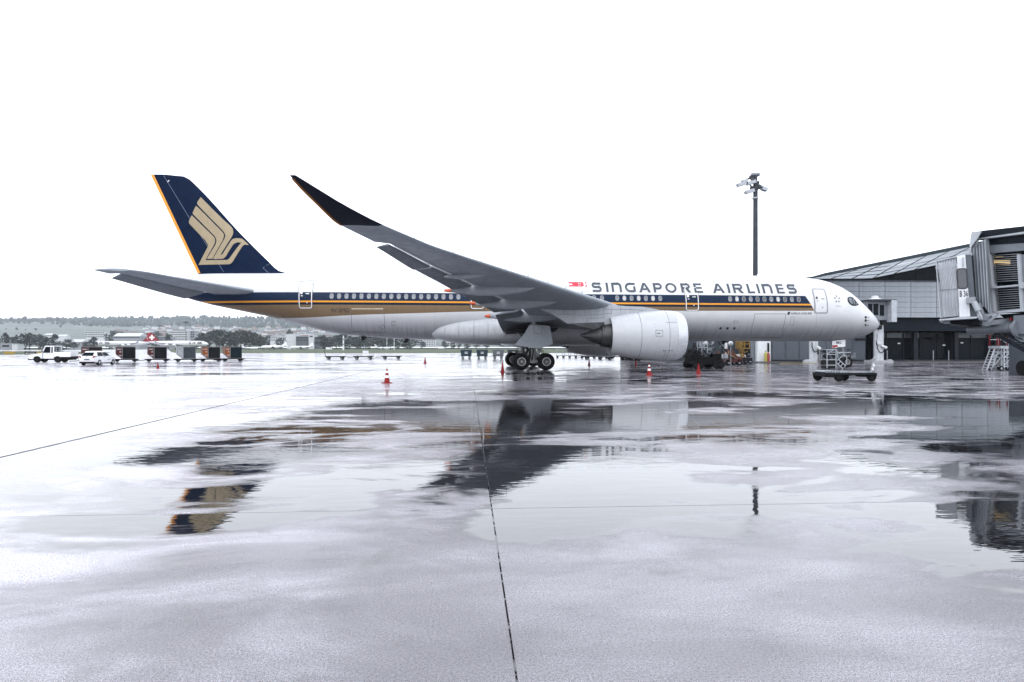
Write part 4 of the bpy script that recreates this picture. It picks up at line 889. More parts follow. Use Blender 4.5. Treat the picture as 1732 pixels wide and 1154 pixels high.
for x0, x1, z0, z1 in ((1459, 1466, 534, 515), (1468, 1476, 534, 515), (1478.5, 1485.5, 535, 517)):
    a, b = q(x0, z0), q(x1, z1); mb = MB(); mb.box(((a.x+b.x)/2, YP-1.1, (a.z+b.z)/2), (b.x-a.x, .08, b.z-a.z)); part('cab_window', mb, GLASS, pb, PA)
a, b = q(1491.5, 545.6), q(1500, 509.6); mb = MB(); mb.box(((a.x+b.x)/2, YP-.6, (a.z+b.z)/2), (b.x-a.x, 2.6, b.z-a.z)); part('canopy_fold', mb, M('canopy_pale', (.36, .385, .42), .5, streak=.3), pb, PA)
a, b = q(1457, 511.5), q(1501, 509.2); mb = MB(); mb.box(((a.x+b.x)/2, YP+.3, (a.z+b.z)/2+.05), (b.x-a.x, 4.2, .2)); part('roof', mb, DGREY, pb, PA)
a = q(1480, 508); mb = MB(); mb.lathe((a.x, YP, a.z), [(0, .75), (.1, .8), (.22, .55)], 'Z', 18, True, True); mb.lathe((a.x, YP, a.z+.2), [(0, .4), (.25, .42), (.34, .2)], 'Z', 16, True, True); part('roof_lamp', mb, WHITE, pb, PA, 40)
a = q(1488, 550); mb = MB(); mb.box((a.x+.1, YP-.5, a.z+.5), (.8, .9, 1.0)); mb.box((a.x-.5, YP-.7, a.z-.3), (.4, .4, .5)); part('drive_housing', mb, DARK, pb, PA)
hs = [q(x, y) for x, y in ((1477.5, 566), (1476.6, 580), (1478, 590), (1482, 596), (1486, 597), (1489, 593), (1489.5, 589))]
mb = MB(); mb.path([(p.x, YP-.72, p.z) for p in hs], .055, 8); part('power_hose', mb, BLACK, pb, PA, 40)
a = q(1488.5, 587); mb = MB(); mb.tube((a.x-.3, YP-.7, a.z+.15), (a.x+.32, YP-.75, a.z-.12), .14, .19, 12); mb.tube((q(1480, 580).x, YP-.55, q(1480, 580).z), (q(1480, 580).x, YP-.8, q(1480, 580).z), .22, n=14); part('plug_holder', mb, M('plug_pale', (.5, .52, .54), .4), pb, PA, 40)
p2 = thing('power_pillar', 'thin white pillar with looped black hose and yellow cable behind the nose gear', 'pillar', (at(1373.5, 600, 77).x, 77, 0)); A2 = Vector(p2.location); q2 = lambda px, py: at(px, py, 77)
mb = MB(); mb.tube((A2.x, 77, 0), (A2.x, 77, q2(1373, 572).z), .34, n=20); mb.box((q2(1379, 590).x, 77.3, 1.6), (.7, .6, 3.0)); part('pillar', mb, M('pillar_white', (.42, .44, .47)), p2, A2, 40)
mb = MB(); mb.lathe((A2.x-.25, 77, 0), [(0, .85), (.3, .8), (.42, .5)], 'Z', 18, True, True); part('foot', mb, M('foot_grey', (.3, .31, .33)), p2, A2, 40)
mb = MB(); mb.path([(q2(x, y).x, 76.5, q2(x, y).z) for x, y in ((1369.8, 579), (1370, 587), (1372, 593), (1375.5, 596), (1377.5, 594))], .06, 8); part('power_hose', mb, BLACK, p2, A2, 40)
mb = MB(); a = q2(1380, 588); mb.tube((a.x-.1, 76.5, a.z+.1), (a.x+.2, 76.4, a.z-.2), .15, .2, 12); part('plug_holder', mb, M('plug_pale', (.5, .52, .54)), p2, A2, 40)
mb = MB(); mb.path([(q2(1378, 589).x, 76.4, q2(1378, 589).z), (q2(1377, 600).x, 76.2, q2(1377, 600).z), (q2(1379.5, 618).x, 75.6, .06), (A2.x-2, 74.5, .04), (A2.x-5.5, 74.0, .03)], .022, 6); part('yellow_cable', mb, M('cable_yellow', (.28, .2, .03), .5), p2, A2)

# light mast ---------------------------------------------------------------------------------------
YM = 84.0; mp = at(1277.5, 600, YM)
ms = thing('light_mast', 'tall dark steel floodlight mast rising behind the forward fuselage', 'light mast', (mp.x, YM, 0)); MA = Vector((mp.x, YM, 0)); qm = lambda px, py: at(px, py, YM)
zt_m = qm(1277, 296).z
mb = MB(); mb.lathe((mp.x, YM, 0), [(0, .36), (zt_m*.5, .31), (zt_m, .26)], 'Z', 16, True, True); part('pole', mb, M('mast_steel', (.025, .03, .038), .5, spec=.3, var=.2, streak=.3), ms, MA, 40)
mb = MB(); mb.lathe((mp.x, YM, zt_m), [(-.25, .3), (-.1, .6), (0, .62), (.18, .6), (.24, .3)], 'Z', 18, True, True); part('cap', mb, M('cap_grey', (.2, .22, .25), .4), ms, MA, 40)
for x0, y0, x1, y1, dy in ((1276, 309, 1252, 312.5, -.6), (1276, 314, 1266, 324.5, -.5), (1279, 312, 1289, 320, -.4), (1276, 297, 1263, 304, .5), (1277, 303, 1270, 309, -.3), (1278, 306, 1285, 314, .3), (1276, 318, 1272, 321, .5)):
    a, b = qm(x0, y0), qm(x1, y1); b.y += dy; mb = MB(); mb.bar(a, b, .2); c = (a+b)/2; mb.bar((c.x, c.y, c.z), (mp.x, YM, c.z-.9), .14); mb.box((a.x*.6+b.x*.4, a.y, a.z*.6+b.z*.4), (.45, .4, .35)); ar = part('lamp_arm', mb, MATS['mast_steel'], ms, MA)
    mb = MB(); d = -1 if x1 < x0 else 1; mb.box((b.x+d*.1, b.y, b.z-.1), (1.15 if x1 < 1275 and y1 > 305 else .7, .7, .42), ry=d*.3); part('floodlight', mb, M('lamp_housing', (.3, .32, .35), .35, metal=.4), ar, MA)
mb = MB(); mb.tube((mp.x, YM, qm(0, 317).z), (mp.x, YM, qm(0, 314.5).z), .42, n=16); part('ring', mb, M('lamp_housing', ()), ms, MA)
mb = MB(); mb.bar((mp.x+.22, YM-.28, 3), (mp.x+.2, YM-.24, zt_m-2), .06); part('cable_duct', mb, STEEL, ms, MA)

# boarding bridge B 36, its head turned towards the camera at the frame's edge ---------------------
O = atd(1600, 560, 30); O.z = 0
def ray(px, py=V0):
    q = (px-866)/F; return Vector((q*CS+SN, CS-q*SN, (V0-py)/F))
W = ray(1612).normalized(); U = Vector((W.y, -W.x, 0))                       # the head's long side; behind it lies W
HEAD = (O.copy(), U, W)
O2 = atd(1673, V0, 29.6); O2.z = 0; U2 = -ray(560).normalized(); W2 = Vector((-U2.y, U2.x, 0)); W2 = W2 if W2.x > 0 else -W2
TUN = (O2, U2, W2); FR = [HEAD]                                             # the tunnel runs towards the camera's side; behind its flank lies W2
def bp(px, py, back=0.):          # a point of the current side face
    e = Vector((0, 0, H)); dr = ray(px, py); o_, _, w_ = FR[0]
    return e+dr*((o_-e).dot(w_)/dr.dot(w_))
def bq(px, py, back=0.):          # the same place moved straight back
    return bp(px, py)+FR[0][2]*back
br = thing('boarding_bridge', 'large grey boarding bridge marked B 36 with ribbed pale canopy and louvred windows', 'boarding bridge', O); BA = Vector(O)
def slabp(name, pxs, d0, d1, m, par=br, smooth=None):
    mb = MB(); mb.prism([bq(x, y, d0) for x, y in pxs], FR[0][2]*(d1-d0)); return part(name, mb, m, par, BA, smooth)
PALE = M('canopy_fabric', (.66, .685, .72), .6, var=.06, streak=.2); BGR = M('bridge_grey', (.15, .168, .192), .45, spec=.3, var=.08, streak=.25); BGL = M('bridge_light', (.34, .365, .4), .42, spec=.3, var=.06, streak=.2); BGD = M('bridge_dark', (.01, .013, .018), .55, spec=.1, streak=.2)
NB = 13; rings = []                                                                              # concertina canopy, one fold per pleat
for i in range(NB*2+1):
    u = i/(NB*2); x_t, x_b = 1582.5+u*(1618-1582.5), 1591+u*(1622.5-1591); yt, yb = 441.5+u*(434.2-441.5), 537.5+u*(534.5-537.5)
    o_ = .0 if i % 2 else .12
    t_, b_ = bp(x_t, yt), bp(x_b, yb)
    bow = lambda k: .0
    col = [t_+W*(3.0)+Vector((0, 0, -o_)), t_+W*(o_+.25)+Vector((0, 0, -o_)), t_+W*o_+Vector((0, 0, -.22-o_))]+[t_.lerp(b_, k/6)+W*o_ + U*(.1*math.sin(PI*k/6)) for k in range(1, 6)]+[b_+W*o_, b_+W*3.0]
    rings.append(col)
mb = MB(); mb.loft(rings, False, False, closed=False); cb = part('canopy', mb, PALE, br, BA, 20)
slabp('canopy_lip', [(1582, 441), (1583.5, 440.6), (1592, 538.5), (1590.4, 539)], -.06, 3.05, BGL)
slabp('canopy_strap', [(1587.2, 491.2), (1619, 488.4), (1619, 489.0), (1587.2, 491.8)], -.02, 0.0, BGD)
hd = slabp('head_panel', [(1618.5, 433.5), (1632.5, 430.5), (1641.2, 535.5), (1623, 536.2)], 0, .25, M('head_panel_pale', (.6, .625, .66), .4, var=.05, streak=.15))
def bsurf(d): return lambda u, v, o_: O+U*u+Vector((0, 0, v))+W*(d-o_)
def buv(px, py): p = bp(px, py)-O; return p.dot(U), p.z
rw = []
for (cx, cy, a0) in ((1630.2, 458.2, 0), (1623.2, 458.6, 90), (1624.8, 484.6, 180), (1632, 484.4, 270)):
    uu, vv = buv(cx, cy); rw += [(uu+.1*math.cos(R(a0+t)), vv+.1*math.sin(R(a0+t))) for t in (0, 30, 60, 90)]
decal('head_window', [rw], bsurf(0), M('head_window_glass', (.05, .055, .065), .12, spec=.6), br, BA, cell=0, off=.012)
decal('window_gasket', ribbon(rw, .05, True), bsurf(0), INK, br, BA, cell=0, off=.014, step=.0006)
mb = MB()
for q in text_polys('B 36', 1, .02):
    mb.add([bp(1623.4+(1637.6-1623.4)*x+ (1-y)*.0+y*-.4, 502.6+(491.8-502.6)*y-(x*.6))-W*.012 for x, y in q], [tuple(range(len(q)))])
part('stand_number', mb, INK, hd, BA)
slabp('head_bracket', [(1627.2, 436), (1630.6, 435.4), (1631.4, 450), (1627.8, 450.4)], -.08, -.002, BGL); 
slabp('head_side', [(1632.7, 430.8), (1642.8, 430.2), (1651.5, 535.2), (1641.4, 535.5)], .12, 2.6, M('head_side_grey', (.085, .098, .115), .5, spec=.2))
slabp('head_roof', [(1590, 440), (1629, 427.2), (1645, 426.2), (1645, 431), (1618, 434), (1583, 441.6)], .3, 3.2, BGL)
slabp('control_box', [(1634, 504), (1650, 503), (1650, 513), (1634.6, 514)], -.3, .1, M('control_box_grey', (.2, .215, .24), .45))
slabp('floor_deck', [(1588, 540.8), (1621, 537), (1652, 536), (1652, 539), (1625, 540.5), (1589, 542.8)], -.25, 3.2, BGL)
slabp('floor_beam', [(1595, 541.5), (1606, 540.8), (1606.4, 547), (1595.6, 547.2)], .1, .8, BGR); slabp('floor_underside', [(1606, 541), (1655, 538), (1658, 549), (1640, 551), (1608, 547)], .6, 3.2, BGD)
NV = 17                                                                                          # curved rolling curtain of the cab
for i in range(NV):
    u0, u1 = i/NV, (i+1)/NV; bow = lambda u: .55*(1-(2*u-1)**2)
    xa, xb = 1643+u0*26.5, 1643+u1*26.5; mb = MB()
    yt = lambda u: 421-u*20.5 if u < .35 else 413.5-(u-.35)*16
    yb = lambda u: 520-u*2 if u < .62 else 520+(u-.62)*40
    p = [bq(xa, yt(u0), -bow(u0)*.2+.4*(1-u0)), bq(xb-.3, yt(u1), -bow(u1)*.2+.4*(1-u1)), bq(xb+6.5, yb(u1), -bow(u1)*.2+.4*(1-u1)), bq(xa+6.8, yb(u0), -bow(u0)*.2+.4*(1-u0))]
    n = W*.09; mb.add([*p, *[k+n for k in p]], [(0, 1, 2, 3), (7, 6, 5, 4), (0, 4, 5, 1), (1, 5, 6, 2), (2, 6, 7, 3), (3, 7, 4, 0)])
    part('curtain_slat', mb, (BGR, MATS['head_side_grey'], BGL)[i % 3], br, BA)
slabp('curtain_core', [(1645, 420), (1668, 405), (1676, 530), (1652, 522)], .6, 2.4, BGD)
slabp('cab_roof', [(1642, 396.5), (1645, 393.5), (1661, 390.5), (1653, 404), (1643.2, 417)], -.1, 2.8, BGL)
slabp('roof_beacon', [(1644.2, 393.8), (1644, 389.5), (1648, 389.2), (1648, 393.2)], .5, .75, M('beacon_red', (.1, .012, .012), .4))
FR[0] = TUN
slabp('upper_roof', [(1658, 390.8), (1760, 379.5), (1760, 391.5), (1668, 401), (1653, 404.5)], -.02, 3.4, BGD); slabp('upper_roof_edge', [(1659.5, 391.4), (1760, 380.4), (1760, 378), (1660, 389.2)], .35, 3.5, BGR)
slabp('tunnel_roof', [(1654, 404.6), (1672, 402), (1760, 389.5), (1760, 393.5), (1672, 404.4), (1654, 406.5)], -.25, 2.9, BGL)
slabp('tunnel_fascia', [(1672, 405), (1760, 394.5), (1760, 409.5), (1674, 415)], -.02, .12, BGD)
slabp('tunnel_header', [(1674, 415.2), (1760, 409.8), (1760, 421.5), (1675, 429)], -.05, .14, BGR)
slabp('tunnel_post', [(1670, 404), (1673.4, 403.6), (1675.5, 431), (1685, 528), (1680, 530.5), (1671, 440)], -.1, .3, BGL)
slabp('tunnel_post', [(1722.6, 431), (1727.4, 430.5), (1733, 524), (1728.4, 524.3)], -.1, .25, BGL)
slabp('tunnel_sill', [(1684.5, 526.8), (1760, 520.3), (1760, 525.6), (1685, 530)], -.12, .2, BGL)
slabp('tunnel_rail', [(1679.8, 485.6), (1729, 481.2), (1729, 484), (1680.2, 488.6)], -.16, -.02, BGL); slabp('tunnel_rail', [(1729, 478), (1735, 477.5), (1736, 488), (1730, 488)], -.2, -.02, BGL)
slabp('tunnel_wall', [(1727, 431), (1760, 428), (1760, 524), (1733, 525)], 0, .12, BGR)
slabp('tunnel_glass', [(1675, 429), (1723, 425.5), (1729, 524.5), (1685, 528)], .22, .25, GLASS)
NL = 26
for i in range(NL):
    v = (i+.5)/NL
    if .5 < v < .56: continue
    y0_, y1_ = 430+v*96, 427+v*96.5; xl, xr_ = 1675.5+v*9.5, 1722.8+v*5.6
    slabp('louvre', [(xl, y0_), (xr_, y1_), (xr_, y1_+.95), (xl, y0_+.95)], .04, .15, M('louvre_grey', (.2, .215, .235), .35, metal=.3))
for x0, x1, y in ((1679, 1692, 434.5), (1706, 1716, 433.2), (1675.5, 1703, 441), (1676, 1703, 443.6), (1677, 1703, 446.2)):
    slabp('ceiling_light', [(x0, y), (x1, y-.6), (x1, y+.5), (x0, y+1.1)], .16, .2, M('warm_lamp', (1, .72, .35), .4, emit=.3))
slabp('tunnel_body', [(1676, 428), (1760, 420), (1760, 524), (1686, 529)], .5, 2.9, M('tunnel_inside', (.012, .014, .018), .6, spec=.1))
FR[0] = HEAD
mb = MB(); a, b = bq(1647, 511, -.2), bq(1662, 541, -.2); mb.tube(a.lerp(b, .42), b, .055, n=10); mb.tube(a, a.lerp(b, .5), .12, n=12); part('hydraulic_ram', mb, BGL, br, BA, 40)
mb = MB(); mb.tube(bq(1655, 513, .1), bq(1664, 538, .1), .1, n=10); mb.bar(bq(1652, 522, -.1), bq(1652, 536, -.1), .03); mb.box(bq(1667, 537, -.1), (.35, .3, .3)); mb.bar(bq(1655, 540, -.2), bq(1680, 531, -.2), .1); mb.bar(bq(1666, 549, -.2), bq(1688, 532, -.2), .14, .1); mb.bar(bq(1664, 534.5, -.15), bq(1676, 533.5, -.15), .1); mb.box(bq(1668, 548, -.2), (.2, .2, .2)); mb.bar(bq(1670, 547, .2), bq(1745, 536, .6), .2); part('linkage', mb, M('bridge_steel', (.16, .175, .2), .4, metal=.3), br, BA)
FR[0] = TUN; W = W2
slabp('undercarriage', [(1676, 532), (1760, 526), (1760, 540), (1690, 543)], .5, 2.6, BGD); slabp('red_valve', [(1709.5, 537.5), (1713.5, 537), (1713.5, 542.5), (1710, 543)], -.1, .2, M('valve_red', (.1, .008, .01), .5, spec=.2))
mb = MB(); rings = []
for i in range(31):
    u = i/30; c = bq(1637+u*85, 558.5-u*4.5, .1); rr = (.235 if i % 2 else .255)*(.75 if i == 0 else 1)
    if u < .4: rr = .25*(.8 if i == 0 else 1)
    rings.append([c+W*rr*math.sin(2*PI*k/18)+Vector((0, 0, rr*math.cos(2*PI*k/18))) for k in range(18)])
mb.loft(rings); part('air_duct', mb, M('duct_silver', (.13, .145, .165), .4, metal=.4, streak=.2), br, BA, 30)
mb = MB(); mb.tube(bq(1719, 556.5, .1), bq(1724, 556, .1), .42, n=20); mb.box(bq(1735, 549, .3), (.9, .8, .8)); mb.bar(bq(1716, 560, .2), bq(1720, 575, .2), .1); mb.box(bq(1728, 567, .3), (.6, .6, .6)); part('duct_drum', mb, BGR, br, BA, 40)
for d_ in (0, .8):                                                                               # service stair of the bridge
    mb = MB(); mb.bar(bq(1682, 564, d_), bq(1748, 601, d_), .09, .16); mb.bar(bq(1690, 561, d_), bq(1752, 592, d_), .05); mb.bar(bq(1697, 560.5, d_), bq(1756, 586, d_), .04); part('stair_stringer', mb, BGD, br, BA)
mb = MB()
for i in range(12):
    a = bq(1684+i*5.2, 565.5+i*2.95, .05); mb.add([a, a+W*.72, a+W*.72+U*.22, a+U*.22, a+Vector((0, 0, .03)), a+W*.72+Vector((0, 0, .03)), a+W*.72+U*.22+Vector((0, 0, .03)), a+U*.22+Vector((0, 0, .03))], [(0, 1, 2, 3), (4, 7, 6, 5), (0, 4, 5, 1), (1, 5, 6, 2), (2, 6, 7, 3), (3, 7, 4, 0)])
part('stair_tread', mb, BGD, br, BA, kind='stuff')
pz = atd(1741, 600, 44); bc = MB(); bc.box((pz.x, pz.y, 1.6), (1.6, 1.5, 3.2)); bc.box((pz.x-.75, pz.y-.3, 1.05), (.25, 1.2, 2.0)); part('wheel_column', bc, M('column_steel', (.05, .058, .072), .5, spec=.25, streak=.3), br, BA)
for s_ in (-.9, .9):
    w_ = MB(); w_.tube((pz.x+s_-.15, pz.y-.6, .5), (pz.x+s_+.15, pz.y-.6, .5), .5, n=20); part('drive_wheel', w_, BLACK, br, BA, 40)
# ------------------------------------------------------------------ traffic cones
def cone_proto(striped):
    t = thing('traffic_cone', 'x', 'traffic cone', (0, 0, 0))
    mb = MB(); mb.loft([[(-.2, -.2, 0), (.2, -.2, 0), (.2, .2, 0), (-.2, .2, 0)], [(-.2, -.2, .035), (.2, -.2, .035), (.2, .2, .035), (-.2, .2, .035)], [(-.16, -.16, .045), (.16, -.16, .045), (.16, .16, .045), (-.16, .16, .045)]]); part('base', mb, CONE_R, t)
    mb = MB(); mb.lathe((0, 0, 0), [(.045, .15), (.2, .122), (.5, .068), (.72, .032), (.75, .028), (.75, .015), (.7, .012)], 'Z', 20, False, True); part('cone_body', mb, CONE_R, t, smooth=40)
    if striped:
        for z0, z1 in ((.28, .4), (.53, .63)):
            r = lambda z: .15-(z-.045)*.1785+.003
            mb = MB(); mb.lathe((0, 0, 0), [(z0, r(z0)), (z1, r(z1))], 'Z', 20); part('white_band', mb, CONE_W, t, smooth=40)
    return t
cone0, cone1 = cone_proto(True), cone_proto(False)
first = [True, True]
for px, py, s_, st, lab in ((654.5, 648.3, 1.02, 1, 'red traffic cone with two white bands standing alone on open apron left of the wheels'),
                            (1098, 634.5, 1.08, 1, 'banded red and white cone standing nearest below the big engine'),
                            (719, 615, 1.0, 0, 'small plain red cone between the flat dollies and the dark bins'),
                            (850, 629.7, 1.0, 0, 'plain dark red cone right beside the main wheels'),
                            (996.5, 618, .85, 0, 'plain red cone seen beyond the wheels under the engine tail'),
                            (1075.5, 619, .8, 0, 'plain red cone just behind the banded one below the engine'),
                            (1181.5, 633, 1.0, 0, 'bright red cone in front of the black cargo loader'),
                            (267, 623.5, .75, 0, 'plain red cone in front of the row of container dollies')):
    src = cone0 if st else cone1; g = gnd(px, py)
    if first[st]: o = src; first[st] = False; o.location = g; o['label'] = lab
    else: o = dup(src, g, 0, lab)
    o.rotation_euler.z = random.uniform(0, 1.5); o.scale = (s_,)*3; o['group'] = 'traffic cones round the jet'

# ------------------------------------------------------------------ dollies and carts
def wheel(parent, x, y, r, w_, name='wheel', rimm=None):
    mb = MB(); mb.lathe((x, y, r), [(-w_/2, r*.5), (-w_/2, r*.9), (-w_/2+.03, r), (w_/2-.03, r), (w_/2, r*.9), (w_/2, r*.5)], 'Y', 18)
    o = part(name, mb, BLACK, parent, smooth=35)
    mb = MB(); mb.lathe((x, y, r), [(-w_/2+.02, r*.52), (-w_/2+.03, .01)], 'Y', 14); mb.lathe((x, y, r), [(w_/2-.02, r*.52), (w_/2-.03, .01)], 'Y', 14); part('rim', mb, rimm or STEEL, o)
    return o
def dolly(name, label, cat, L_, W_, h, bar=True, group=None, r=.2):
    t = thing(name, label, cat, (0, 0, 0), 0, group)
    mb = MB(); mb.box((0, -W_/2, h), (L_, .1, .14)); mb.box((0, W_/2, h), (L_, .1, .14)); mb.box((-L_/2, 0, h), (.12, W_, .14)); mb.box((L_/2, 0, h), (.12, W_, .14))
    for k in range(1, 5): mb.box((-L_/2+L_*k/5, 0, h-.02), (.08, W_-.1, .08))
    mb.box((-L_*.36, 0, h-.14), (.5, W_*.8, .12)); mb.box((L_*.36, 0, h-.14), (.5, W_*.8, .12)); part('frame', mb, DARK, t)
    mb = MB()
    for k in range(9): mb.tube((-L_/2+.15+(L_-.3)*k/8, -W_/2+.1, h+.03), (-L_/2+.15+(L_-.3)*k/8, W_/2-.1, h+.03), .045, n=6)
    part('rollers', mb, STEEL, t, kind='stuff')
    for x in (-L_*.36, L_*.36):
        for y in (-W_*.36, W_*.36): wheel(t, x, y, r, .14)
    mb = MB()
    if bar == 'up': mb.bar((-L_/2, 0, h-.1), (-L_/2-.3, 0, h+1.0), .07); mb.bar((-L_/2-.3, -.12, h+1.0), (-L_/2-.3, .12, h+1.0), .06)
    else: mb.bar((L_/2, 0, h-.1), (L_/2+.95, 0, h-.14), .07); mb.box((L_/2+.95, 0, h-.14), (.14, .14, .1))
    part('tow_bar', mb, DARK, t); return t
g = gnd(567.5, 608.4); fd = dolly('flat_dolly', 'low empty dolly with its tow bar raised, first of three in line', 'dolly', 2.9, 1.5, .48, 'up', 'empty flat dollies on the far apron'); fd.location = g
g = gnd(615, 608.2); f2 = dolly('flat_dolly', 'low empty dolly in the middle of the three coupled in line', 'dolly', 2.9, 1.5, .48, True, 'empty flat dollies on the far apron'); f2.location = g; f2.rotation_euler.z = PI
g = gnd(662.5, 608); dup(f2, g, PI, 'low empty dolly at the end of the line of three, toward the small cone')
FL = 'empty dollies beyond the big engine'
for px, py, lab in ((1004, 608.5, 'empty dark dolly beyond the engine, nearest to the row of trolleys'), (1043, 609, 'empty dark dolly beyond the engine between two others'), (1082, 609.5, 'empty dark dolly beyond the engine, nearest the nacelle intake')):
    o = dup(f2, gnd(px, py), PI+.02, lab); o['group'] = FL
# container carts
def container(label, cshell, ccurt, cat='cargo container'):
    t = thing('cargo_container', label, cat, (0, 0, 0), 0, 'cargo containers on the dollies')
    a, b, c, h, d = -1.3, -.55, 1.05, 1.62, 1.5
    prof = [(a, h), (a, .62), (b, .0), (c, .0), (c, h)]
    mb = MB(); mb.prism([(x, -d/2, z) for x, z in prof], (0, d, 0)); part('shell', mb, cshell, t)
    mb = MB(); mb.box((.27, -d/2-.03, .82), (1.52, .05, 1.5)); part('curtain', mb, ccurt, t)
    mb = MB()
    for p, q in (((a, h), (a, .62)), ((a, .62), (b, 0)), ((b, 0), (c, 0)), ((c, 0), (c, h)), ((a, h), (c, h)), ((-.52, .02), (-.52, h))): mb.bar((p[0], -d/2-.02, p[1]), (q[0], -d/2-.02, q[1]), .06)
    part('edge_frame', mb, M('frame_grey', (.16, .17, .185), .5), t)
    for z, x0, w_ in ((1.3, -.92, .5), (.95, -.75, .22), (.45, -.78, .3)):
        mb = MB(); mb.box((x0, -d/2-.03, z), (w_, .02, .16)); part('marking_plate', mb, M('plate_grey', (.25, .24, .24), .5), t)
    return t
CR = M('container_maroon', (.06, .012, .014), .5, var=.2, spec=.2); COG = M('container_orange', (.2, .055, .01), .5, var=.2, spec=.2); CG = M('container_grey', (.3, .32, .35), .4, metal=.4); CB = M('curtain_black', (.006, .007, .009), .6, spec=.1); CT = M('curtain_teal', (.004, .012, .015), .6, spec=.1); CGR = M('curtain_grey', (.035, .042, .05), .6, spec=.15); CBR = M('curtain_brown', (.014, .01, .01), .6, spec=.1)
cd0 = None
for i, (px, py, sh, cu, lab, dlab) in enumerate(((156, 613.5, CR, CBR, 'maroon cargo container with brown black curtain behind the white car', 'container dolly half hidden behind the white hatchback'),
        (213, 612.5, CR, CB, 'maroon cargo container with black curtain just beyond the white car', 'container dolly just beyond the white car nose'),
        (266, 612.2, CR, CB, 'maroon cargo container with black curtain standing behind the small red cone', 'container dolly behind the small red cone'),
        (315, 612, CG, CGR, 'silver grey cargo container, the only grey one in the row', 'container dolly that carries the silver container'),
        (356.5, 611.6, COG, CB, 'orange cargo container with black curtain next to the silver one', 'container dolly between the silver container and the last one'),
        (393.5, 611.3, COG, CT, 'orange cargo container with dark teal curtain, last of the row', 'last container dolly of the row, under the dark teal curtain'))):
    g = gnd(px, py)
    if cd0 is None: cd0 = dolly('container_dolly', dlab, 'dolly', 2.7, 1.5, .33, True, 'container dollies in a row', r=.16); cd0.location = g; cd0.rotation_euler.z = PI+R(28); o = cd0
    else: o = dup(cd0, g, PI+R(28), dlab)
    c = container(lab, sh, cu); c.location = (g.x+.08, g.y, .41); c.rotation_euler.z = R(28); c.scale = (.93, .9, .95)
# open bins on wheels
def bin_cart(label, m):
    t = thing('bin_cart', label, 'cart', (0, 0, 0), 0, 'open bins on wheels')
    mb = MB(); mb.loft([[(-.85, -.6, .55), (.85, -.6, .55), (.85, .6, .55), (-.85, .6, .55)], [(-.95, -.7, 1.5), (.95, -.7, 1.5), (.95, .7, 1.5), (-.95, .7, 1.5)], [(-.9, -.65, 1.48), (.9, -.65, 1.48), (.9, .65, 1.48), (-.9, .65, 1.48)], [(-.82, -.55, .6), (.82, -.55, .6), (.82, .55, .6), (-.82, .55, .6)]]); part('tub', mb, m, t)
    for z in (1.12, .92): mb = MB(); mb.box((0, -.69+(1.5-z)*.1, z), (.5, .03, .07)); part('label_strip', mb, CONE_W, t)
    mb = MB(); mb.box((0, 0, .5), (1.9, .9, .1)); mb.bar((-.95, 0, .5), (-1.3, 0, .45), .08); part('chassis', mb, DARK, t)
    for x in (-.55, .55):
        for y in (-.4, .4): wheel(t, x, y, .22, .12)
    return t
for px, m, lab in ((788.5, M('bin_navy', (.008, .026, .042), .45), 'dark blue open bin cart, nearest to the small cone'), (815.5, MATS['bin_navy'], 'dark blue open bin cart beside the grey one'), (842.5, M('bin_grey', (.09, .1, .11), .5), 'grey open bin cart just left of the main wheels'), (868, M('bin_black', (.02, .024, .028), .5), 'dark bin cart partly hidden behind the main wheels')):
    b = bin_cart(lab, m); b.location = gnd(px, 607.3)
# row of caged trolleys
def trolley(label):
    t = thing('baggage_trolley', label, 'trolley', (0, 0, 0), 0, 'caged trolleys in a row'); mb = MB()
    for x in (-.75, .75):
        for y in (-.55, .55): mb.bar((x, y, .3), (x, y, 1.75), .05)
    for z in (.9, 1.3, 1.75):
        for y in (-.55, .55): mb.bar((-.75, y, z), (.75, y, z), .035)
        for x in (-.75, .75): mb.bar((x, -.55, z), (x, .55, z), .035)
    for k in range(1, 4): mb.bar((-.75+.375*k, .55, .3), (-.75+.375*k, .55, 1.75), .025)
    part('cage', mb, STEEL, t); mb = MB(); mb.box((0, 0, .38), (1.6, 1.2, .1)); part('deck', mb, DARK, t); mb = MB(); mb.box((0, 0, 1.78), (1.6, 1.2, .05)); part('lid', mb, STEEL, t)
    for x in (-.55, .55):
        for y in (-.4, .4): wheel(t, x, y, .17, .1)
    return t
tr0 = None
for i in range(9):
    lab = ['caged trolley at the end of the row next to the main wheels', 'caged trolley second in the row from the main wheels', 'caged trolley third in the row from the main wheels', 'caged trolley fourth from the main wheels', 'caged trolley in the middle of the row of nine', 'caged trolley just past the middle of the row toward the engine', 'caged trolley third from the engine end of the row', 'caged trolley next to the last at the engine end', 'caged trolley at the engine end of the row'][i]
    g = gnd(948+i*10.4, 605.5+i*.12)
    if tr0 is None: tr0 = trolley(lab); tr0.location = g
    else: dup(tr0, g, random.uniform(-.05, .05), lab)
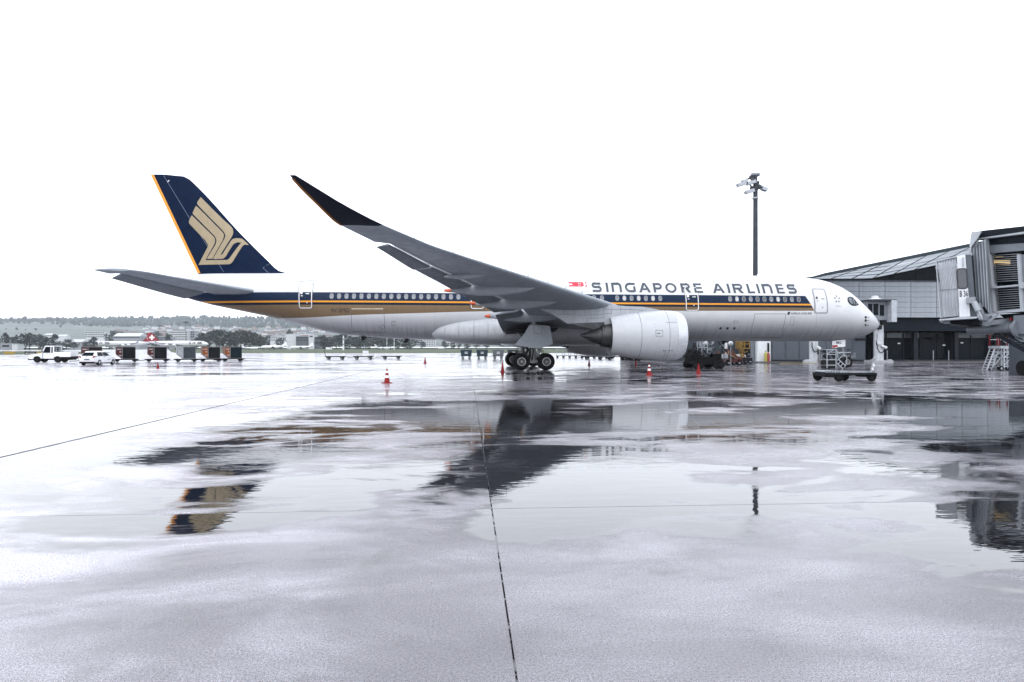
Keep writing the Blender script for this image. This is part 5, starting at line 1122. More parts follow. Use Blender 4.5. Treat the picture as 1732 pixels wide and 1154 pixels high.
# pallet dolly near the nose, with raised draw bar
dl = thing('pallet_dolly', 'black low pallet dolly with roller deck and raised tow bar near the nose', 'dolly'); g = gnd(1428, 644.5); dl.location = g; dl.rotation_euler.z = R(-1)
LD, WD = 2.8, 1.35
mb = MB(); mb.box((0, -WD/2, .42), (LD, .09, .1)); mb.box((0, WD/2, .42), (LD, .09, .1)); mb.box((-LD/2, 0, .38), (.12, WD, .16)); mb.box((LD/2, 0, .38), (.12, WD, .16)); mb.box((0, 0, .36), (LD*.9, .16, .1))
for k in range(5): mb.box((-LD/2+LD*(k+.5)/5, 0, .4), (.1, WD-.1, .1))
mb.box((-1.0, 0, .28), (.5, WD*.9, .1)); mb.box((1.1, 0, .28), (.3, WD*.8, .1)); part('frame', mb, DARK, dl)
mb = MB(); mb.box((.4, 0, .5), (1.95, WD*.92, .05)); part('deck_plate', mb, M('wet_deck_plate', (.2, .21, .23), .2, metal=.5, var=.3), dl)
for k in range(6): mb = MB(); mb.tube((-1.35+k*.15, -WD*.42, .53), (-1.35+k*.15, WD*.42, .53), .05, n=8); mb.box((-1.35+k*.15, -WD/2+.02, .54), (.06, .12, .12)); part('roller', mb, STEEL, dl)
for x, y in ((-1.25, .5), (-.62, -.55), (.3, .5), (1.22, -.55)): wheel(dl, x, y, .25, .16, rimm=DARK)
mb = MB(); mb.bar((1.28, -.4, .45), (1.5, -.4, 1.22), .08, .06); mb.bar((1.36, -.48, 1.24), (1.66, -.3, 1.27), .07); mb.bar((1.3, -.3, .45), (1.46, -.33, 1.2), .045); part('tow_bar', mb, M('tow_bar_grey', (.3, .31, .33), .4), dl)
for z in (.68, .88): mb = MB(); mb.box((1.32+(z-.6)*.28, -.46, z), (.1, .02, .16), ry=-.3); part('bar_marking', mb, CONE_W, dl)

# ------------------------------------------------------------------ mobile stairs under the bridge
def ladder(mb, a, b, side, n, t=.05):
    a, b, side = Vector(a), Vector(b), Vector(side)
    mb.bar(a-side, b-side, t); mb.bar(a+side, b+side, t)
    for k in range(1, n): p = a.lerp(b, k/n); mb.bar(p-side, p+side, t*.8)
pS = atd(1697, 600, 53); stt = thing('mobile_stairs', 'silver wheeled maintenance stairs with red railing under the boarding bridge', 'mobile stairs', (pS.x, pS.y, 0)); SA = Vector(stt.location)
s_ = lambda px, py, b=0.: Vector((at(px, py, pS.y).x, pS.y+b, at(px, py, pS.y).z))
mb = MB()
for b_ in (-.5, .5):
    for px in (1689.5, 1702.5, 1712): mb.bar(s_(px, 622, b_), s_(px, 587, b_), .07)
    for py in (590, 596.5, 604.5, 620): mb.bar(s_(1689.5, py, b_), s_(1714, py, b_), .05)
    mb.bar(s_(1689.5, 604, b_), s_(1702.5, 596, b_), .045); mb.bar(s_(1689.5, 619, b_), s_(1712, 592, b_), .045); mb.bar(s_(1694, 591, b_), s_(1712, 614, b_), .045); mb.bar(s_(1690, 604.5, b_), s_(1703, 592, b_), .04)
for px in (1689.5, 1702.5, 1712):
    for py in (590, 620): mb.bar(s_(px, py, -.5), s_(px, py, .5), .05)
part('trestle', mb, ALU, stt, SA)
mb = MB(); a, b = s_(1682, 589.5), s_(1712, 584.5); mb.box(((a.x+b.x)/2, pS.y, a.z+.1), (b.x-a.x, 1.25, .2)); part('platform', mb, STEEL, stt, SA)
mb = MB(); ladder(mb, s_(1673, 626.5), s_(1688, 586), (.18, .0, 0), 9, .06); ladder(mb, s_(1673, 626.5, .5), s_(1688, 586, .5), (.18, .0, 0), 9, .05); part('ladder', mb, ALU, stt, SA)
mb = MB()
for b_ in (-.5, .5):
    for px in (1682, 1695): mb.bar(s_(px, 585, b_), s_(px, 565, b_), .075)
    mb.bar(s_(1682, 565, b_), s_(1695, 565, b_), .08); 
part('red_railing', mb, M('rail_red', (.1, .006, .008), .5, spec=.15), stt, SA)
mb = MB()
for b_ in (-.5, .5): mb.bar(s_(1682, 574.5, b_), s_(1703, 574.5, b_), .05); mb.bar(s_(1703, 574.5, b_), s_(1722, 588, b_), .05); mb.bar(s_(1698, 585, b_), s_(1698, 572, b_), .06); mb.bar(s_(1711, 585, b_), s_(1711, 578, b_), .05)
part('handrail', mb, ALU, stt, SA)
for k in range(8):
    a = s_(1712+k*1.9, 588+k*4.3); mb = MB(); mb.box((a.x, pS.y, a.z), (.22, 1.0, .04)); part('step', mb, STEEL, stt, SA)
for px in (1684, 1700, 1714):
    a = s_(px, 624); w_ = wheel(stt, a.x-SA.x, -.55, .2, .14); wheel(stt, a.x-SA.x, .55, .2, .14)

# ------------------------------------------------------------------ steps and power cart at the nose gear
YN = 56.5; nS = at(1412, 622, YN); ns = thing('access_steps', 'silver tube framed access steps on a black base beside the nose gear', 'access steps', (nS.x, YN, 0)); NA = Vector(ns.location)
n_s = lambda px, py, b=0.: Vector((at(px, py, YN).x, YN+b, at(px, py, YN).z))
mb = MB()
for b_ in (-.6, .6):
    for px in (1392.6, 1407.5): mb.bar(n_s(px, 622, b_), n_s(px, 591, b_), .06)
    for py in (591.5, 599.5, 608.5, 617.5): mb.bar(n_s(1392.6, py, b_), n_s(1407.5, py, b_), .055)
    mb.bar(n_s(1392.6, 599, b_), n_s(1404, 591, b_), .05); mb.bar(n_s(1409, 597, b_), n_s(1432, 596, b_), .05); mb.bar(n_s(1409, 593, b_), n_s(1411, 605, b_), .05)
for px in (1392.6, 1407.5):
    for py in (591.5, 608.5): mb.bar(n_s(px, py, -.6), n_s(px, py, .6), .05)
part('frame', mb, ALU, ns, NA)
mb = MB(); ladder(mb, n_s(1421, 621, -.65), n_s(1408.5, 609.5, -.65), (.12, 0, .12), 3, .06); mb.bar(n_s(1409, 610, -.65), n_s(1420, 600, -.65), .055); mb.bar(n_s(1420, 600, -.65), n_s(1425, 603, -.65), .05); mb.bar(n_s(1425, 603, -.65), n_s(1425, 615, -.65), .05); mb.bar(n_s(1425, 615, -.65), n_s(1421, 621, -.65), .05); part('ladder', mb, ALU, ns, NA)
for py0, py1 in ((609.8, 616.8), (619, 623.5)):
    a, b = n_s(1394, py1), n_s(1407, py0); mb = MB(); mb.box(((a.x+b.x)/2, YN, (max(a.z, .02)+b.z)/2), (b.x-a.x, 1.1, b.z-max(a.z, .02))); part('base_block', mb, DARK, ns, NA)
for k, (px, py) in enumerate(((1397, 594.5), (1402, 596), (1398, 603), (1403.5, 604), (1411, 600), (1414, 604))):
    a = n_s(px, py, .1); mb = MB(); mb.box(a, (.28, .5, .24), ry=.3*k); mb.bar(a, a+Vector((.3, -.2, .25)), .04); part('equipment_piece', mb, MGREY if k % 2 else DARK, ns, NA)
YB = 58.0; bS = at(1386, 600, YB); pc = thing('panel_board', 'small dark control board on thin legs left of the access steps', 'control board', (bS.x, YB, 0))
mb = MB(); a, b = at(1383, 599.5, YB), at(1390.7, 591, YB); mb.box((0, 0, (a.z+b.z)/2), (b.x-a.x, .15, b.z-a.z)); part('board', mb, M('board_dark', (.02, .026, .034), .4), pc)
mb = MB()
for x in (-.15, .18): mb.bar((x, 0, 0), (x, 0, a.z), .05); mb.bar((x-.2, -.25, .03), (x+.2, .25, .03), .05)
part('legs', mb, STEEL, pc)
tb = thing('tow_tug_cabinet', 'dark switch cabinet on a stand between the nose wheel and the grey wall', 'cabinet', (at(1438, 600, 63).x, 63, 0)); mb = MB(); a, b = at(1434.5, 600.5, 63), at(1441, 590.2, 63); mb.box((0, 0, (a.z+b.z)/2), (b.x-a.x, .4, b.z-a.z)); part('cabinet', mb, M('cabinet_dark', (.03, .034, .04), .4), tb)
mb = MB(); mb.box((0, -.21, (a.z+b.z)/2), (b.x-a.x-.1, .03, b.z-a.z-.1)); part('door', mb, MGREY, tb); mb = MB(); mb.bar((0, 0, 0), (0, 0, a.z), .08); mb.box((0, 0, .03), (.5, .5, .06)); part('stand', mb, DARK, tb)

# ------------------------------------------------------------------ ground equipment between engine and white wall
YL = 57.0; lp = at(1188, 618, YL); ld = thing('cargo_loader', 'low black cargo loader with railings and chutes beside the engine intake', 'cargo loader', (lp.x, YL, 0)); LA = Vector(ld.location); l_ = lambda px, py, b=0.: Vector((at(px, py, YL).x, YL+b, max(.02, at(px, py, YL).z)))
a, b = l_(1166, 616), l_(1212, 605); mb = MB(); mb.box(((a.x+b.x)/2, YL, (a.z+b.z)/2+.05), (b.x-a.x, 2.4, b.z-a.z)); mb.box((a.x+.3, YL, b.z+.1), (.9, 2.3, .3)); mb.box((b.x-.4, YL, b.z+.15), (.8, 2.3, .4)); part('chassis', mb, M('loader_black', (.005, .0055, .006), .6, spec=.08), ld, LA)
for px in (1170, 1176, 1204, 1209):
    for y in (-1.25, 1.25): wheel(ld, l_(px, 618).x-LA.x, y, .36, .25, rimm=DARK)
for k, (x0, y0, x1, y1, m) in enumerate(((1172, 605, 1181, 594, DARK), (1177, 606, 1187, 601, STEEL), (1186, 603, 1206, 596.5, MGREY), (1193, 608, 1199, 602, ALU), (1210, 604, 1217, 589, M('loader_teal', (.012, .022, .03), .4)), (1207, 608, 1213, 595, M('loader_brown', (.05, .02, .012), .5)), (1183, 593, 1190, 588.8, MGREY), (1166, 606, 1173, 596, DARK), (1198, 605, 1206, 599, DARK), (1188, 600, 1194, 594, M('loader_blue', (.02, .03, .045), .4)), (1195, 593, 1204, 589.4, GREY))):
    a, b = l_(x0, y0), l_(x1, y1); mb = MB(); mb.box(((a.x+b.x)/2, YL+.3*math.sin(k*2), (a.z+b.z)/2), (b.x-a.x, 1.0+.3*math.cos(k), b.z-a.z)); mb.box((a.x+.1, YL-.6, b.z), (.12, .1, .12)); mb.bar((a.x, YL-.6, b.z), (b.x, YL-.55, b.z+.1), .05); part('machinery_box', mb, m, ld, LA)
mb = MB()
for b_ in (-.9, .2, .9):
    for px in (1181, 1185, 1190.5): mb.bar(l_(px, 597, b_), l_(px, 578, b_), .05)
    for py in (578.5, 582, 588): mb.bar(l_(1181, py, b_), l_(1190.5, py, b_), .045)
part('railing', mb, STEEL, ld, LA)
mb = MB(); rr2 = random.Random(5)
for k in range(64):
    x = rr2.uniform(1160, 1212); y = rr2.uniform(592, 606); a = l_(x, y, rr2.uniform(-1, .6)); mb.bar(a, a+Vector((rr2.uniform(-.5, .5), rr2.uniform(-.2, .2), rr2.uniform(-.4, .5))), rr2.uniform(.03, .09))
part('pipework', mb, DARK, ld, LA, kind='stuff')
mb = MB()
for x0, y0, x1, y1 in ((1163, 605, 1170, 580), (1167, 607, 1172.5, 578), (1209, 578, 1226, 598), (1163, 612, 1178, 602)): mb.bar(l_(x0, y0, -.7), l_(x1, y1, -.7), .09)
part('lift_arm', mb, DARK, ld, LA)
mb = MB(); a, b = l_(1203.3, 584), l_(1207.5, 577.2); mb.prism([(a.x, YL, a.z), (a.x+.1, YL, b.z-.1), (b.x, YL, b.z), (b.x-.02, YL, a.z+.2)], (0, .6, 0)); part('chute', mb, ALU, ld, LA)
def lamp_post(px, py0, py1, Y, lab):
    b = at(px, py1, Y); t = thing('globe_lamp', lab, 'lamp', (b.x, Y, 0), 0, 'globe lamps on thin poles'); z = at(px, py0, Y).z
    mb = MB(); mb.tube((0, 0, 0), (0, 0, z-.2), .05, n=8); part('pole', mb, STEEL, t); mb = MB(); mb.lathe((0, 0, z), [(-.24, .04), (-.2, .16), (-.08, .24), (.06, .24), (.18, .16), (.24, .02)], 'Z', 14); part('globe', mb, M('lamp_globe', (.75, .76, .78), .35), t, smooth=50); return t
lamp_post(1194, 581, 600, 66, 'white globe lamp on a thin pole above the black cargo loader'); lamp_post(1236, 581, 608, 66, 'white globe lamp on a thin pole beside the belt loader')
YQ = 68.0; bp_ = at(1240, 608, YQ); bl_ = thing('belt_loader', 'orange and white belt loader with striped conveyor parked behind the cargo loader', 'belt loader', (bp_.x, YQ, 0)); BLA = Vector(bl_.location); b_l = lambda px, py, b=0.: Vector((at(px, py, YQ).x, YQ+b, max(.05, at(px, py, YQ).z)))
mb = MB(); mb.bar(b_l(1229, 597), b_l(1251, 611), .9, .25); part('conveyor', mb, M('belt_tan', (.32, .2, .13), .6, var=.3), bl_, BLA)
mb = MB()
for y in (-.5, .5): mb.bar(b_l(1230, 594, y), b_l(1252, 608.5, y), .12); mb.bar(b_l(1232, 590, y), b_l(1240, 598, y), .07)
part('side_rail', mb, M('loader_orange', (.2, .055, .02), .5), bl_, BLA)
mb = MB(); a, b = b_l(1226, 612), b_l(1250, 608); mb.box(((a.x+b.x)/2, YQ, .5), (b.x-a.x, 1.6, .35)); part('chassis', mb, M('loader_red', (.08, .012, .012), .5), bl_, BLA)
mb = MB(); a, b = b_l(1218, 606), b_l(1227, 599); mb.box(((a.x+b.x)/2, YQ, (a.z+b.z)/2), (b.x-a.x, 1.4, b.z-a.z)); mb.box((a.x+.3, YQ-.75, a.z+.3), (.3, .05, .25)); part('engine_cover', mb, ALU, bl_, BLA)
for px in (1228, 1246):
    for y in (-.7, .7): wheel(bl_, b_l(px, 610).x-BLA.x, y, .3, .2)
YV = 75.0; vp = at(1258, 606, YV); vt = thing('scissor_lift', 'yellow scissor lift platform with white cabinets behind the belt loader', 'scissor lift', (vp.x, YV, 0)); VA = Vector(vt.location); v_ = lambda px, py, b=0.: Vector((at(px, py, YV).x, YV+b, max(.05, at(px, py, YV).z)))
YEL = M('lift_yellow', (.2, .11, .012), .4, var=.1)
for y in (-.6, .6):
    mb = MB()
    for px in (1248.5, 1256, 1264): mb.bar(v_(px, 590, y), v_(px, 577, y), .09)
    for py in (577.5, 582, 589.5): mb.bar(v_(1248.5, py, y), v_(1264, py, y), .1)
    part('platform_railing', mb, YEL, vt, VA)
mb = MB()
for y in (-.4, .4): mb.bar(v_(1252, 606, y), v_(1256, 590, y), .12); mb.bar(v_(1257, 606, y), v_(1252, 590, y), .12); mb.bar(v_(1250, 600, y), v_(1262, 594, y), .08)
part('scissor', mb, YEL, vt, VA)
mb = MB(); a, b = v_(1248, 607), v_(1268, 604); mb.box(((a.x+b.x)/2, YV, .5), (b.x-a.x, 1.5, .4)); part('chassis', mb, DARK, vt, VA)
for x0, y0, x1, y1, m in ((1247, 604, 1253, 599.5, WHITE), (1258, 605, 1262.5, 600.5, WHITE), (1264.5, 602, 1270, 597, GREY), (1252, 589, 1258, 579, M('lift_olive', (.16, .1, .01), .5)), (1262, 604, 1270, 578, DARK), (1226.5, 590, 1231, 580, WHITE), (1223, 588, 1226, 581.5, GREY)):
    a, b = v_(x0, y0), v_(x1, y1); mb = MB(); mb.box(((a.x+b.x)/2, YV+.5, (a.z+b.z)/2), (b.x-a.x, .8, b.z-a.z)); mb.box(((a.x+b.x)/2, YV+.08, (a.z+b.z)/2), ((b.x-a.x)*.7, .05, (b.z-a.z)*.6)); part('cabinet', mb, m, vt, VA)
mb = MB(); mb.box((v_(1227, 598).x, YV+.5, v_(1227, 598).z), (2.4, .5, .1)); mb.bar(v_(1224, 606, .5), v_(1224, 577, .5), .1); mb.bar(v_(1230, 606, .5), v_(1230, 577, .5), .1); mb.bar(v_(1224, 605.5, .5), v_(1250, 605.5, .5), .12); part('support_rack', mb, DARK, vt, VA)
for px in (1251, 1265):
    for y in (-.6, .6): wheel(vt, v_(px, 606).x-VA.x, y, .28, .2)

# ------------------------------------------------------------------ white hatchback
car = thing('hatchback', 'white five door hatchback seen from behind, driving off beside the container row', 'car', gnd(166, 617.6), R(88))
def ringx(x, w_, zs, ws): return [(x, w_*a, z) for a, z in zip(ws, zs)]
st = [(-1.98, .74, .42, .78, .9), (-1.9, .82, .3, .85, .98), (-1.5, .86, .22, .93, 1.0), (-.6, .87, .2, .93, 1.0), (.6, .87, .2, .92, .98), (1.3, .85, .22, .86, .92), (1.75, .78, .3, .74, .8), (1.95, .6, .4, .62, .68)]
mb = MB(); mb.loft([[(x, -w_, z0+.1), (x, -w_*1.0, z1-.25), (x, -w_*.98, z1), (x, -w_*.7, z2), (x, w_*.7, z2), (x, w_*.98, z1), (x, w_, z1-.25), (x, w_, z0+.1), (x, w_*.8, z0), (x, -w_*.8, z0)] for x, w_, z0, z1, z2 in st]); CW = M('car_white', (.66, .67, .69), .25, coat=.5, var=.03); part('body', mb, CW, car, smooth=35)
gs = [(-1.88, .78, .96, .72, .98), (-1.55, .8, .98, .62, 1.36), (-1.2, .8, .98, .6, 1.47), (-.3, .8, .97, .6, 1.5), (.3, .8, .95, .58, 1.42), (1.05, .78, .92, .66, .95)]
mb = MB(); mb.loft([[(x, -w0, z0), (x, -w1, z1-.06), (x, -w1*.85, z1), (x, w1*.85, z1), (x, w1, z1-.06), (x, w0, z0)] for x, w0, z0, w1, z1 in gs]); part('cabin', mb, CW, car, smooth=35)
mb = MB(); mb.quad((-1.9, -.6, 1.0), (-1.9, .6, 1.0), (-1.6, .52, 1.36), (-1.6, -.52, 1.36)); part('rear_window', mb, GLASS, car)
mb = MB(); mb.quad((.98, -.6, 1.0), (.98, .6, 1.0), (.36, .52, 1.4), (.36, -.52, 1.4)); part('windscreen', mb, GLASS, car)
for s in (-1, 1):
    for x0, x1, xt0, xt1 in ((-1.45, -.5, -1.3, -.5), (-.42, .78, -.42, .2)):
        mb = MB(); mb.quad((x0, s*.812, 1.0), (x1, s*.812, .99), (xt1, s*.65, 1.38), (xt0, s*.65, 1.38)); part('side_window', mb, GLASS, car)
    mb = MB(); mb.prism([(-1.99, s*.55, .78), (-1.97, s*.8, .84), (-1.86, s*.86, .98), (-1.95, s*.66, 1.0)], (-.03, 0, 0)); part('tail_light', mb, M('tail_light_red', (.22, .012, .014), .2), car)
    mb = MB(); mb.box((.75, s*.93, 1.02), (.12, .18, .13)); part('mirror', mb, CW, car)
    mb = MB(); mb.box((-.35, s*.876, .86), (.16, .02, .03)); mb.box((.5, s*.876, .62), (.6, .012, .05)); part('door_trim', mb, INK, car)
for x in (-1.22, 1.25):
    for s in (-1, 1): wheel(car, x, s*.78, .31, .2, rimm=ALU)
mb = MB(); mb.box((-2.0, 0, .62), (.03, .5, .12)); part('number_plate', mb, MGREY, car); mb = MB(); mb.box((-1.96, 0, .3), (.1, 1.5, .16)); mb.box((0, 0, .24), (3.4, 1.5, .1)); part('lower_trim', mb, BLACK, car); mb = MB(); mb.lathe((-1.985, 0, .9), [(-.01, .07), (.01, .07)], 'X', 12, True, True); part('badge', mb, STEEL, car)

# ------------------------------------------------------------------ white service truck
tk = thing('service_truck', 'white apron service truck with low flat bed at the head of the container row', 'truck', gnd(91, 613.2), R(2)); YT = .85
mb = MB(); mb.prism([(-2.45, -YT, .45), (-2.45, -YT, .82), (-2.3, -YT, .98), (-1.0, -YT, 1.18), (-.75, -YT, 1.18), (-.75, -YT, .5), (-1.05, -YT, .5), (-1.15, -YT, .72), (-1.5, -YT, .82), (-1.85, -YT, .72), (-1.95, -YT, .45)], (0, 2*YT, 0)); part('bonnet', mb, CW, tk)
mb = MB(); mb.prism([(-.95, -YT, .5), (-.95, -YT, 1.18), (-.65, -YT, 1.2), (.45, -YT, 1.2), (.45, -YT, .5)], (0, 2*YT, 0)); part('cab_base', mb, CW, tk)
mb = MB()
for s in (-1, 1):
    y = s*(YT-.05); mb.bar((-.9, y, 1.18), (-.55, y, 2.0), .1); mb.bar((.1, y, 1.18), (.12, y, 2.0), .08); mb.bar((.42, y, 1.18), (.42, y, 2.0), .12); mb.bar((-.55, y, 2.0), (.45, y, 2.0), .09)
mb.box((-.05, 0, 2.05), (1.1, 1.7, .09)); part('cab_frame', mb, CW, tk)
mb = MB(); mb.prism([(-.86, -YT+.1, 1.18), (-.53, -YT+.1, 1.97), (.38, -YT+.1, 1.97), (.38, -YT+.1, 1.18)], (0, 2*YT-.2, 0)); part('cab_glass', mb, GLASS, tk)
mb = MB(); mb.box((1.45, 0, .95), (1.95, 1.7, .5)); mb.box((1.45, -.83, 1.25), (1.95, .05, .14)); mb.box((1.45, .83, 1.25), (1.95, .05, .14)); mb.box((2.42, 0, 1.2), (.06, 1.7, .3)); part('bed', mb, CW, tk)
mb = MB()
for y in (-.7, 0, .7): mb.bar((.65, y, 1.2), (.65, y, 1.95), .05)
for z in (1.5, 1.72, 1.95): mb.bar((.65, -.7, z), (.65, .7, z), .04); mb.bar((.65, -.7, z), (1.1, -.7, z), .03)
part('bed_rack', mb, STEEL, tk); mb = MB(); mb.box((.1, 0, .42), (4.6, 1.2, .2)); mb.box((2.3, 0, .62), (.5, 1.5, .3)); mb.box((-2.45, 0, .45), (.2, 1.6, .25)); part('chassis', mb, BLACK, tk)
for x in (-1.5, .9):
    for s in (-1, 1): wheel(tk, x, s*.72, .42, .28, rimm=DARK)
mb = MB(); mb.box((-.3, -YT-.01, 1.08), (.2, .02, .05)); mb.bar((-.7, -YT-.2, 1.35), (-.8, -YT-.05, 1.25), .05); mb.box((-.75, -YT-.25, 1.45), (.05, .15, .25)); part('mirror', mb, INK, tk)
# ------------------------------------------------------------------ the far side of the airfield: trees
LEAF = bpy.data.materials.new('foliage'); LEAF.use_nodes = True; t_, N_, L_, b_q = nodes(LEAF)
oi = N_('ShaderNodeObjectInfo'); ge = N_('ShaderNodeNewGeometry')
cc = mixc(t_, mapr(t_, noise(t_, ge.outputs['Position'], .25, 3), .35, .65), (.012, .018, .019), (.027, .037, .035)); cc = mixc(t_, mathn(t_, 'MULTIPLY', oi.outputs['Random'], .4), cc, (.016, .022, .022)); L_(cc, b_q.inputs['Base Color']); b_q.inputs['Roughness'].default_value = .8; b_q.inputs['Specular IOR Level'].default_value = .15
BARK = M('bark', (.05, .045, .04), .9)
def crown_mesh(seed, conic):
    r = random.Random(seed); mb = MB()
    lobes = []
    for k in range(12):
        z = r.uniform(.12, .86); w_ = (.42*(1-z)+.07 if conic else .4*math.sin(PI*min(1, max(.22, z*.95)))) ; a = r.uniform(0, 2*PI); rr = w_*r.uniform(.3, .75)
        lobes.append((rr*math.cos(a), rr*math.sin(a), z, r.uniform(.1, .19)*(.75 if conic else 1.1)))
    lobes.append((0, 0, .86, .1)); lobes.append((0, 0, .55, .2))
    for i in range(640):
        x, y, z, q = r.choice(lobes); v = Vector((r.gauss(0, 1), r.gauss(0, 1), r.gauss(0, .85))).normalized()*q*r.uniform(.65, 1.08)
        c = Vector((x, y, z))+v; n = (v+Vector((r.gauss(0, .1), r.gauss(0, .1), r.gauss(.05, .1)))).normalized(); u = n.orthogonal().normalized(); w2 = n.cross(u); a = r.uniform(0, PI); s = r.uniform(.025, .058)
        e1, e2 = (u*math.cos(a)+w2*math.sin(a))*s, (w2*math.cos(a)-u*math.sin(a))*s*r.uniform(.5, .9)
        mb.quad(c-e1, c+e2*.8, c+e1, c-e2)
    return mb.mesh('crown', LEAF)
CRN = [crown_mesh(k, k in (1, 4)) for k in range(6)]
tk_ = MB(); tk_.lathe((0, 0, 0), [(0, .03), (.25, .02), (.55, .012), (.8, .004)], 'Z', 7, True)
for a in (.5, 2.4, 4.4): tk_.tube((0, 0, .3), (.2*math.cos(a), .2*math.sin(a), .55), .012, .004, 5)
TRK = tk_.mesh('trunk', BARK)
def tree(px, top, d, wf, var, lab, grp='trees across the airfield', base=0.):
    p = atd(px, 580, d); h = H+(V0-top)*d/F-base
    t = thing('broadleaf_tree' if var not in (1, 4) else 'conifer_tree', lab, 'tree', (p.x, p.y, base), random.uniform(0, 6.28), grp)
    c = put('crown', CRN[var], t); k = put('trunk', TRK, t); c.scale = (h*wf, h*wf, h); k.scale = (h, h, h); return t
TR = [(8.5, 561.5, 640, 1.05, 1, 'pointed dark conifer standing behind the low shed'), (-10, 566, 650, 1.2, 0, 'dark bushy tree at the very edge left of the shed conifer'), (24, 569, 660, 1.1, 2, 'low dark tree between the conifer and the broad tree group'),
      (37, 563.5, 640, 1.25, 0, 'left half of the broad dark tree group above the taxiway signs'), (50, 562, 650, 1.25, 3, 'right half of the broad dark tree group above the taxiway signs'), (67.5, 564, 640, 1.15, 5, 'rounded dark tree right of the broad group'),
      (81, 570, 700, 1.3, 2, 'low tree below the pale roofs above the truck'), (92.5, 563.5, 640, 1.0, 4, 'tall pointed tree above the service truck'), (112, 573, 620, 1.7, 0, 'low wide tree right of the pointed one above the truck'), (126, 578, 700, 1.5, 3, 'low scrubby tree beside the grey barn'),
      (158, 569, 600, 1.25, 5, 'round dark tree directly above the white hatchback'), (146, 578, 700, 1.3, 2, 'small tree left of the round one above the hatchback'),
      (190, 557.5, 1000, .95, 0, 'tall hazy tree right of the white office block'), (206, 559.5, 1050, 1.0, 3, 'hazy tree beyond the tail of the left hand red finned jet'), (222, 563, 1050, 1.0, 2, 'hazy tree left of the crossed red fins'), (250, 562, 1150, 1.0, 5, 'hazy tree behind the red fins'), (266, 559.5, 1150, 1.15, 0, 'wide hazy tree behind the shorter distant mast'),
      (263.5, 568.5, 820, 1.05, 3, 'round dark tree just right of the red fins'), (285, 564.5, 900, .9, 2, 'upright tree at the left end of the second white office block')]
for k, (px, top) in enumerate(((333, 570), (343, 562), (354, 559), (366, 557), (378, 556.5), (389, 559), (400, 558), (411, 557), (422, 558.5), (433, 563), (444, 569))):
    TR.append((px, top, 760+(k % 3)*25, 1.4, (0, 3, 5, 2)[k % 4], ['lowest tree at the left end of the dark wood', 'second tree from the left in the dark wood', 'third tree from the left in the dark wood', 'fourth tree from the left in the dark wood', 'highest tree of the dark wood behind the orange containers', 'tree of the dark wood right above the last container', 'tree just right of the middle of the dark wood', 'rounded tree of the dark wood before its right slope', 'tree at the top of the right slope of the dark wood', 'tree halfway down the right slope of the dark wood', 'small tree at the foot of the right slope of the wood'][k]))
TR += [(474, 571, 800, 1.3, 5, 'round tree between the dark wood and the grey office cubes'), (456, 566, 1100, 1.2, 3, 'hazy tree behind the tails of the parked small jets'), (489.5, 556, 1250, .7, 4, 'slim hazy conifer above the grey office cubes'), (547, 566, 1200, .9, 2, 'hazy tree above the dark office wing')]
WL = ['first', 'second', 'third', 'fourth', 'fifth', 'sixth', 'seventh', 'eighth', 'ninth', 'tenth', 'eleventh', 'twelfth', 'thirteenth', 'fourteenth']
for k in range(14):
    TR.append((546+k*11.4, 566.5+2.2*math.sin(k*1.7)+(3 if k > 10 else 0), 820+(k % 4)*22, 1.6, (0, 2, 3, 5)[(k*3) % 4], WL[k]+' tree, counted from the left, of the tree wall below the rear fuselage'))
for k, (px, top) in enumerate(((715, 577), (751, 576), (764, 570), (776, 578), (791, 574), (806, 575), (822, 577))): TR.append((px, top, 900, 1.15, (3, 0, 4, 2, 5)[k % 5], ['small hazy tree left of the pale block below the belly', 'hazy tree behind the lone jet below the belly', 'dark pointed hazy tree below the belly', 'low hazy tree left of the bin carts', 'hazy tree above the first blue bin', 'hazy tree above the second blue bin', 'hazy tree above the grey bin'][k]))
for a in TR: tree(*a)
HT = [(20, 535.5, 3000), (42, 534, 2850), (53, 540, 2800), (70, 540, 2850), (86, 536, 2900), (97, 538.5, 2900), (110, 542, 2850), (102, 549, 2350), (28, 554, 2000), (10, 555, 2050), (60, 554.5, 2000), (43, 556.5, 2000), (154.5, 547.5, 2500), (131, 545, 2700), (172, 551, 2500), (183, 552, 2450)]
HL = ['westernmost tree breaking the skyline of the far fields', 'largest hazy tree breaking the skyline of the far fields', 'small hazy tree right beside the largest skyline tree', 'hazy tree at the left end of the skyline tree row', 'tallest tree of the skyline tree row above the pale roofs', 'tree right of the tallest in the skyline tree row', 'hazy tree at the right end of the skyline tree row', 'dark bushy tree standing alone in the middle of the far field', 'second small tree on the lower far field, above the broad tree group', 'first small tree on the lower far field, nearest the frame edge', 'last small tree on the lower far field, above the conical tree', 'small tree in a gap of the lower far field hedge', 'pointed hazy tree standing tall against the wooded ridge', 'hazy tree where the skyline row meets the wooded ridge', 'low hazy tree right of the pointed one below the ridge', 'lowest hazy tree on the slope above the white office block']
for k, (px, top, d) in enumerate(HT):
    g = hill_at(px, d); tree(px, top, d, 1.15, (0, 3, 5, 2)[k % 4], HL[k], 'lone trees on the far hillside', g.z-2)
